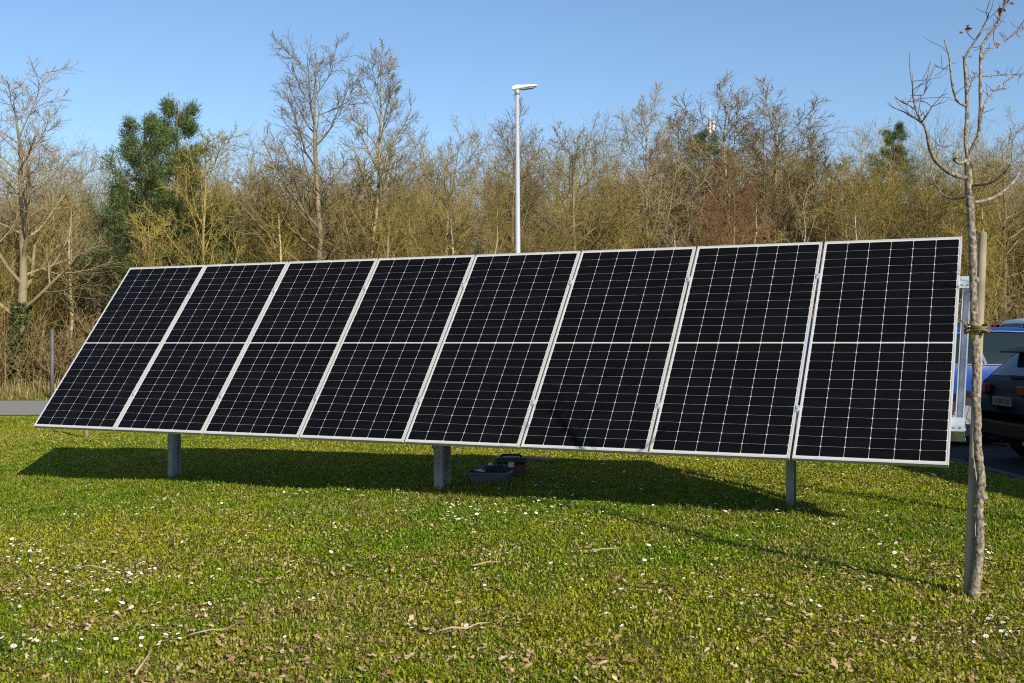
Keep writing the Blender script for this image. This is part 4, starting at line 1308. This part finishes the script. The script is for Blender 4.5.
# ------------------------------------------------------------------ daisies and sticks on the lawn
DW = simple("daisy_petals", (.80, .79, .74), .6); DY = simple("daisy_eye", (.62, .42, .03), .7); DS = simple("daisy_stem", (.07, .13, .02), .7)
def daisy_meshes():
    V, F = [], []
    for k in range(12):
        a = k * math.tau / 12; ca, sa = math.cos(a), math.sin(a)
        b = len(V)
        for (r_, w_, z_) in ((.003, .0012, .0), (.008, .0024, .0025), (.0115, .0012, .002)):
            V += [(ca * r_ - sa * w_, sa * r_ + ca * w_, z_), (ca * r_ + sa * w_, sa * r_ - ca * w_, z_)]
        F += [(b, b + 1, b + 3, b + 2), (b + 2, b + 3, b + 5, b + 4)]
    pm = bpy.data.meshes.new("petals"); pm.from_pydata(V, [], F); pm.materials.append(DW)
    mb = MB(); mb.tube([(0, 0, -.001), (0, 0, .003), (0, 0, .0042)], [.004, .0036, .0012], 8)
    ey = bpy.data.meshes.new("eye"); ey.from_pydata(mb.V, [], mb.F); ey.materials.append(DY)
    mb = MB(); mb.tube([(0, 0, -.05), (.002, 0, -.02), (0, 0, 0)], .0011, 4)
    st = bpy.data.meshes.new("stem"); st.from_pydata(mb.V, [], mb.F); st.materials.append(DS)
    return pm, ey, st
PM, EY, STM = daisy_meshes()
rd = np.random.default_rng(12)
spots = []
clusters = [(20, 553, 22, 10, 12), (60, 585, 55, 18, 22), (130, 577, 28, 8, 14), (40, 560, 40, 12, 8), (110, 620, 80, 35, 14), (30, 640, 40, 40, 10), (160, 640, 30, 12, 7), (480, 512, 60, 14, 22), (560, 505, 70, 14, 20), (455, 520, 14, 6, 5),
            (345, 532, 20, 5, 5), (610, 545, 70, 20, 12), (720, 512, 60, 10, 14), (820, 505, 50, 12, 14), (840, 525, 30, 8, 8), (900, 545, 60, 25, 14), (690, 560, 60, 30, 8), (1000, 560, 30, 15, 6), (995, 632, 16, 10, 7),
            (300, 500, 160, 20, 16), (180, 520, 120, 25, 10), (560, 610, 240, 50, 16), (300, 590, 200, 50, 12), (860, 610, 120, 50, 8), (610, 475, 90, 10, 9), (760, 490, 60, 10, 6), (120, 432, 60, 5, 7), (60, 440, 40, 6, 5), (720, 462, 60, 5, 6)]
for (cx, cy, sx, sy, n) in clusters:
    for _ in range(n):
        spots.append((cx + sx * rd.normal() * .6, cy + sy * rd.normal() * .6))
nd = 0
for (px, py) in spots:
    if not (2 < px < 1022 and 428 < py < 678): continue
    p = gpt(px, py)
    if p[0] > 4.5: continue
    e = bpy.data.objects.new("daisy", None); e.empty_display_size = .01; COL.objects.link(e)
    tag(e, "small white daisy open in the short grass", "daisy", "daisies scattered over the lawn")
    s = (.75 + .45 * rd.random()) * (1 + .045 * max(p[1] - 6, 0))
    e.location = (p[0], p[1], float(gz(p[0], p[1])) + .034 + .012 * rd.random())
    e.rotation_euler = ((rd.random() - .35) * .9, (rd.random() - .3) * .7, rd.random() * 6.28)
    e.scale = (s, s, s)
    link("petals", PM, e); link("eye", EY, e); link("stem", STM, e)
    nd += 1
# the many smaller flowers beyond the nearest few hundred
pv = np.array([v.co[:] for v in PM.vertices]); pf = np.array([list(f.vertices) for f in PM.polygons])
Vs, Qs, off = [], [], 0
extra = [(cx, cy, sx * 1.3, sy * 1.3, int(n * 2.6)) for (cx, cy, sx, sy, n) in clusters] + [(500, 560, 500, 70, 120)]
for (cx, cy, sx, sy, n) in extra:
    for _ in range(n):
        px, py = cx + sx * rd.normal() * .7, cy + sy * rd.normal() * .7
        if not (-20 < px < 1040 and 428 < py < 682): continue
        p = gpt(px, py)
        if p[0] > 4.5: continue
        s = (.45 + .4 * rd.random()) * (1 + .045 * max(p[1] - 6, 0)); tx, ty = rd.normal() * .35, rd.normal() * .35 - .15
        V = pv * s; V[:, 2] += tx * V[:, 0] + ty * V[:, 1]
        Vs.append(V + np.array([p[0], p[1], float(gz(p[0], p[1])) + .028])); Qs.append(pf + off); off += len(V)
o = link("small_daisies", np_mesh("small_daisies", np.concatenate(Vs), np.concatenate(Qs), mat=DW)); o["kind"] = "stuff"

STICK = simple("dry_stick", (.42, .32, .18), .8, var=.25, scale=20)
def stick(pxs, r, label):
    P = []
    for i, (x_, y_) in enumerate(pxs):
        p = gpt(x_, y_); p[2] = float(gz(p[0], p[1])) + .035 + .012 * (i % 2); P.append(p)
    mb = MB(); mb.tube(P, [r * (1 - .5 * i / (len(P) - 1)) for i in range(len(P))], 6)
    o = mb.build("dry_stick", STICK, None, True); tag(o, label, "stick", "dry sticks on the lawn")
stick([(437, 639), (452, 637.5), (466, 636), (478, 633.5), (490, 630)], 0.0055, "pale curved stick in the grass at the middle of the near lawn")
stick([(190, 642), (210, 640), (226, 636.5), (239, 632)], 0.0039, "thin straw coloured stick near the left daisies")
stick([(473, 571.5), (486, 570), (500, 567.5)], 0.0052, "short pale stick in the grass below the middle post")
stick([(588, 556.5), (605, 556), (622, 553.5)], 0.0052, "forked pale stick right of the lawn's middle")
stick([(75, 574), (90, 573), (108, 575)], .005, "short thin stick among the left cluster of daisies")
stick([(135, 683), (150, 664), (152, 645)], .005, "long bent straw lying in the near left corner")
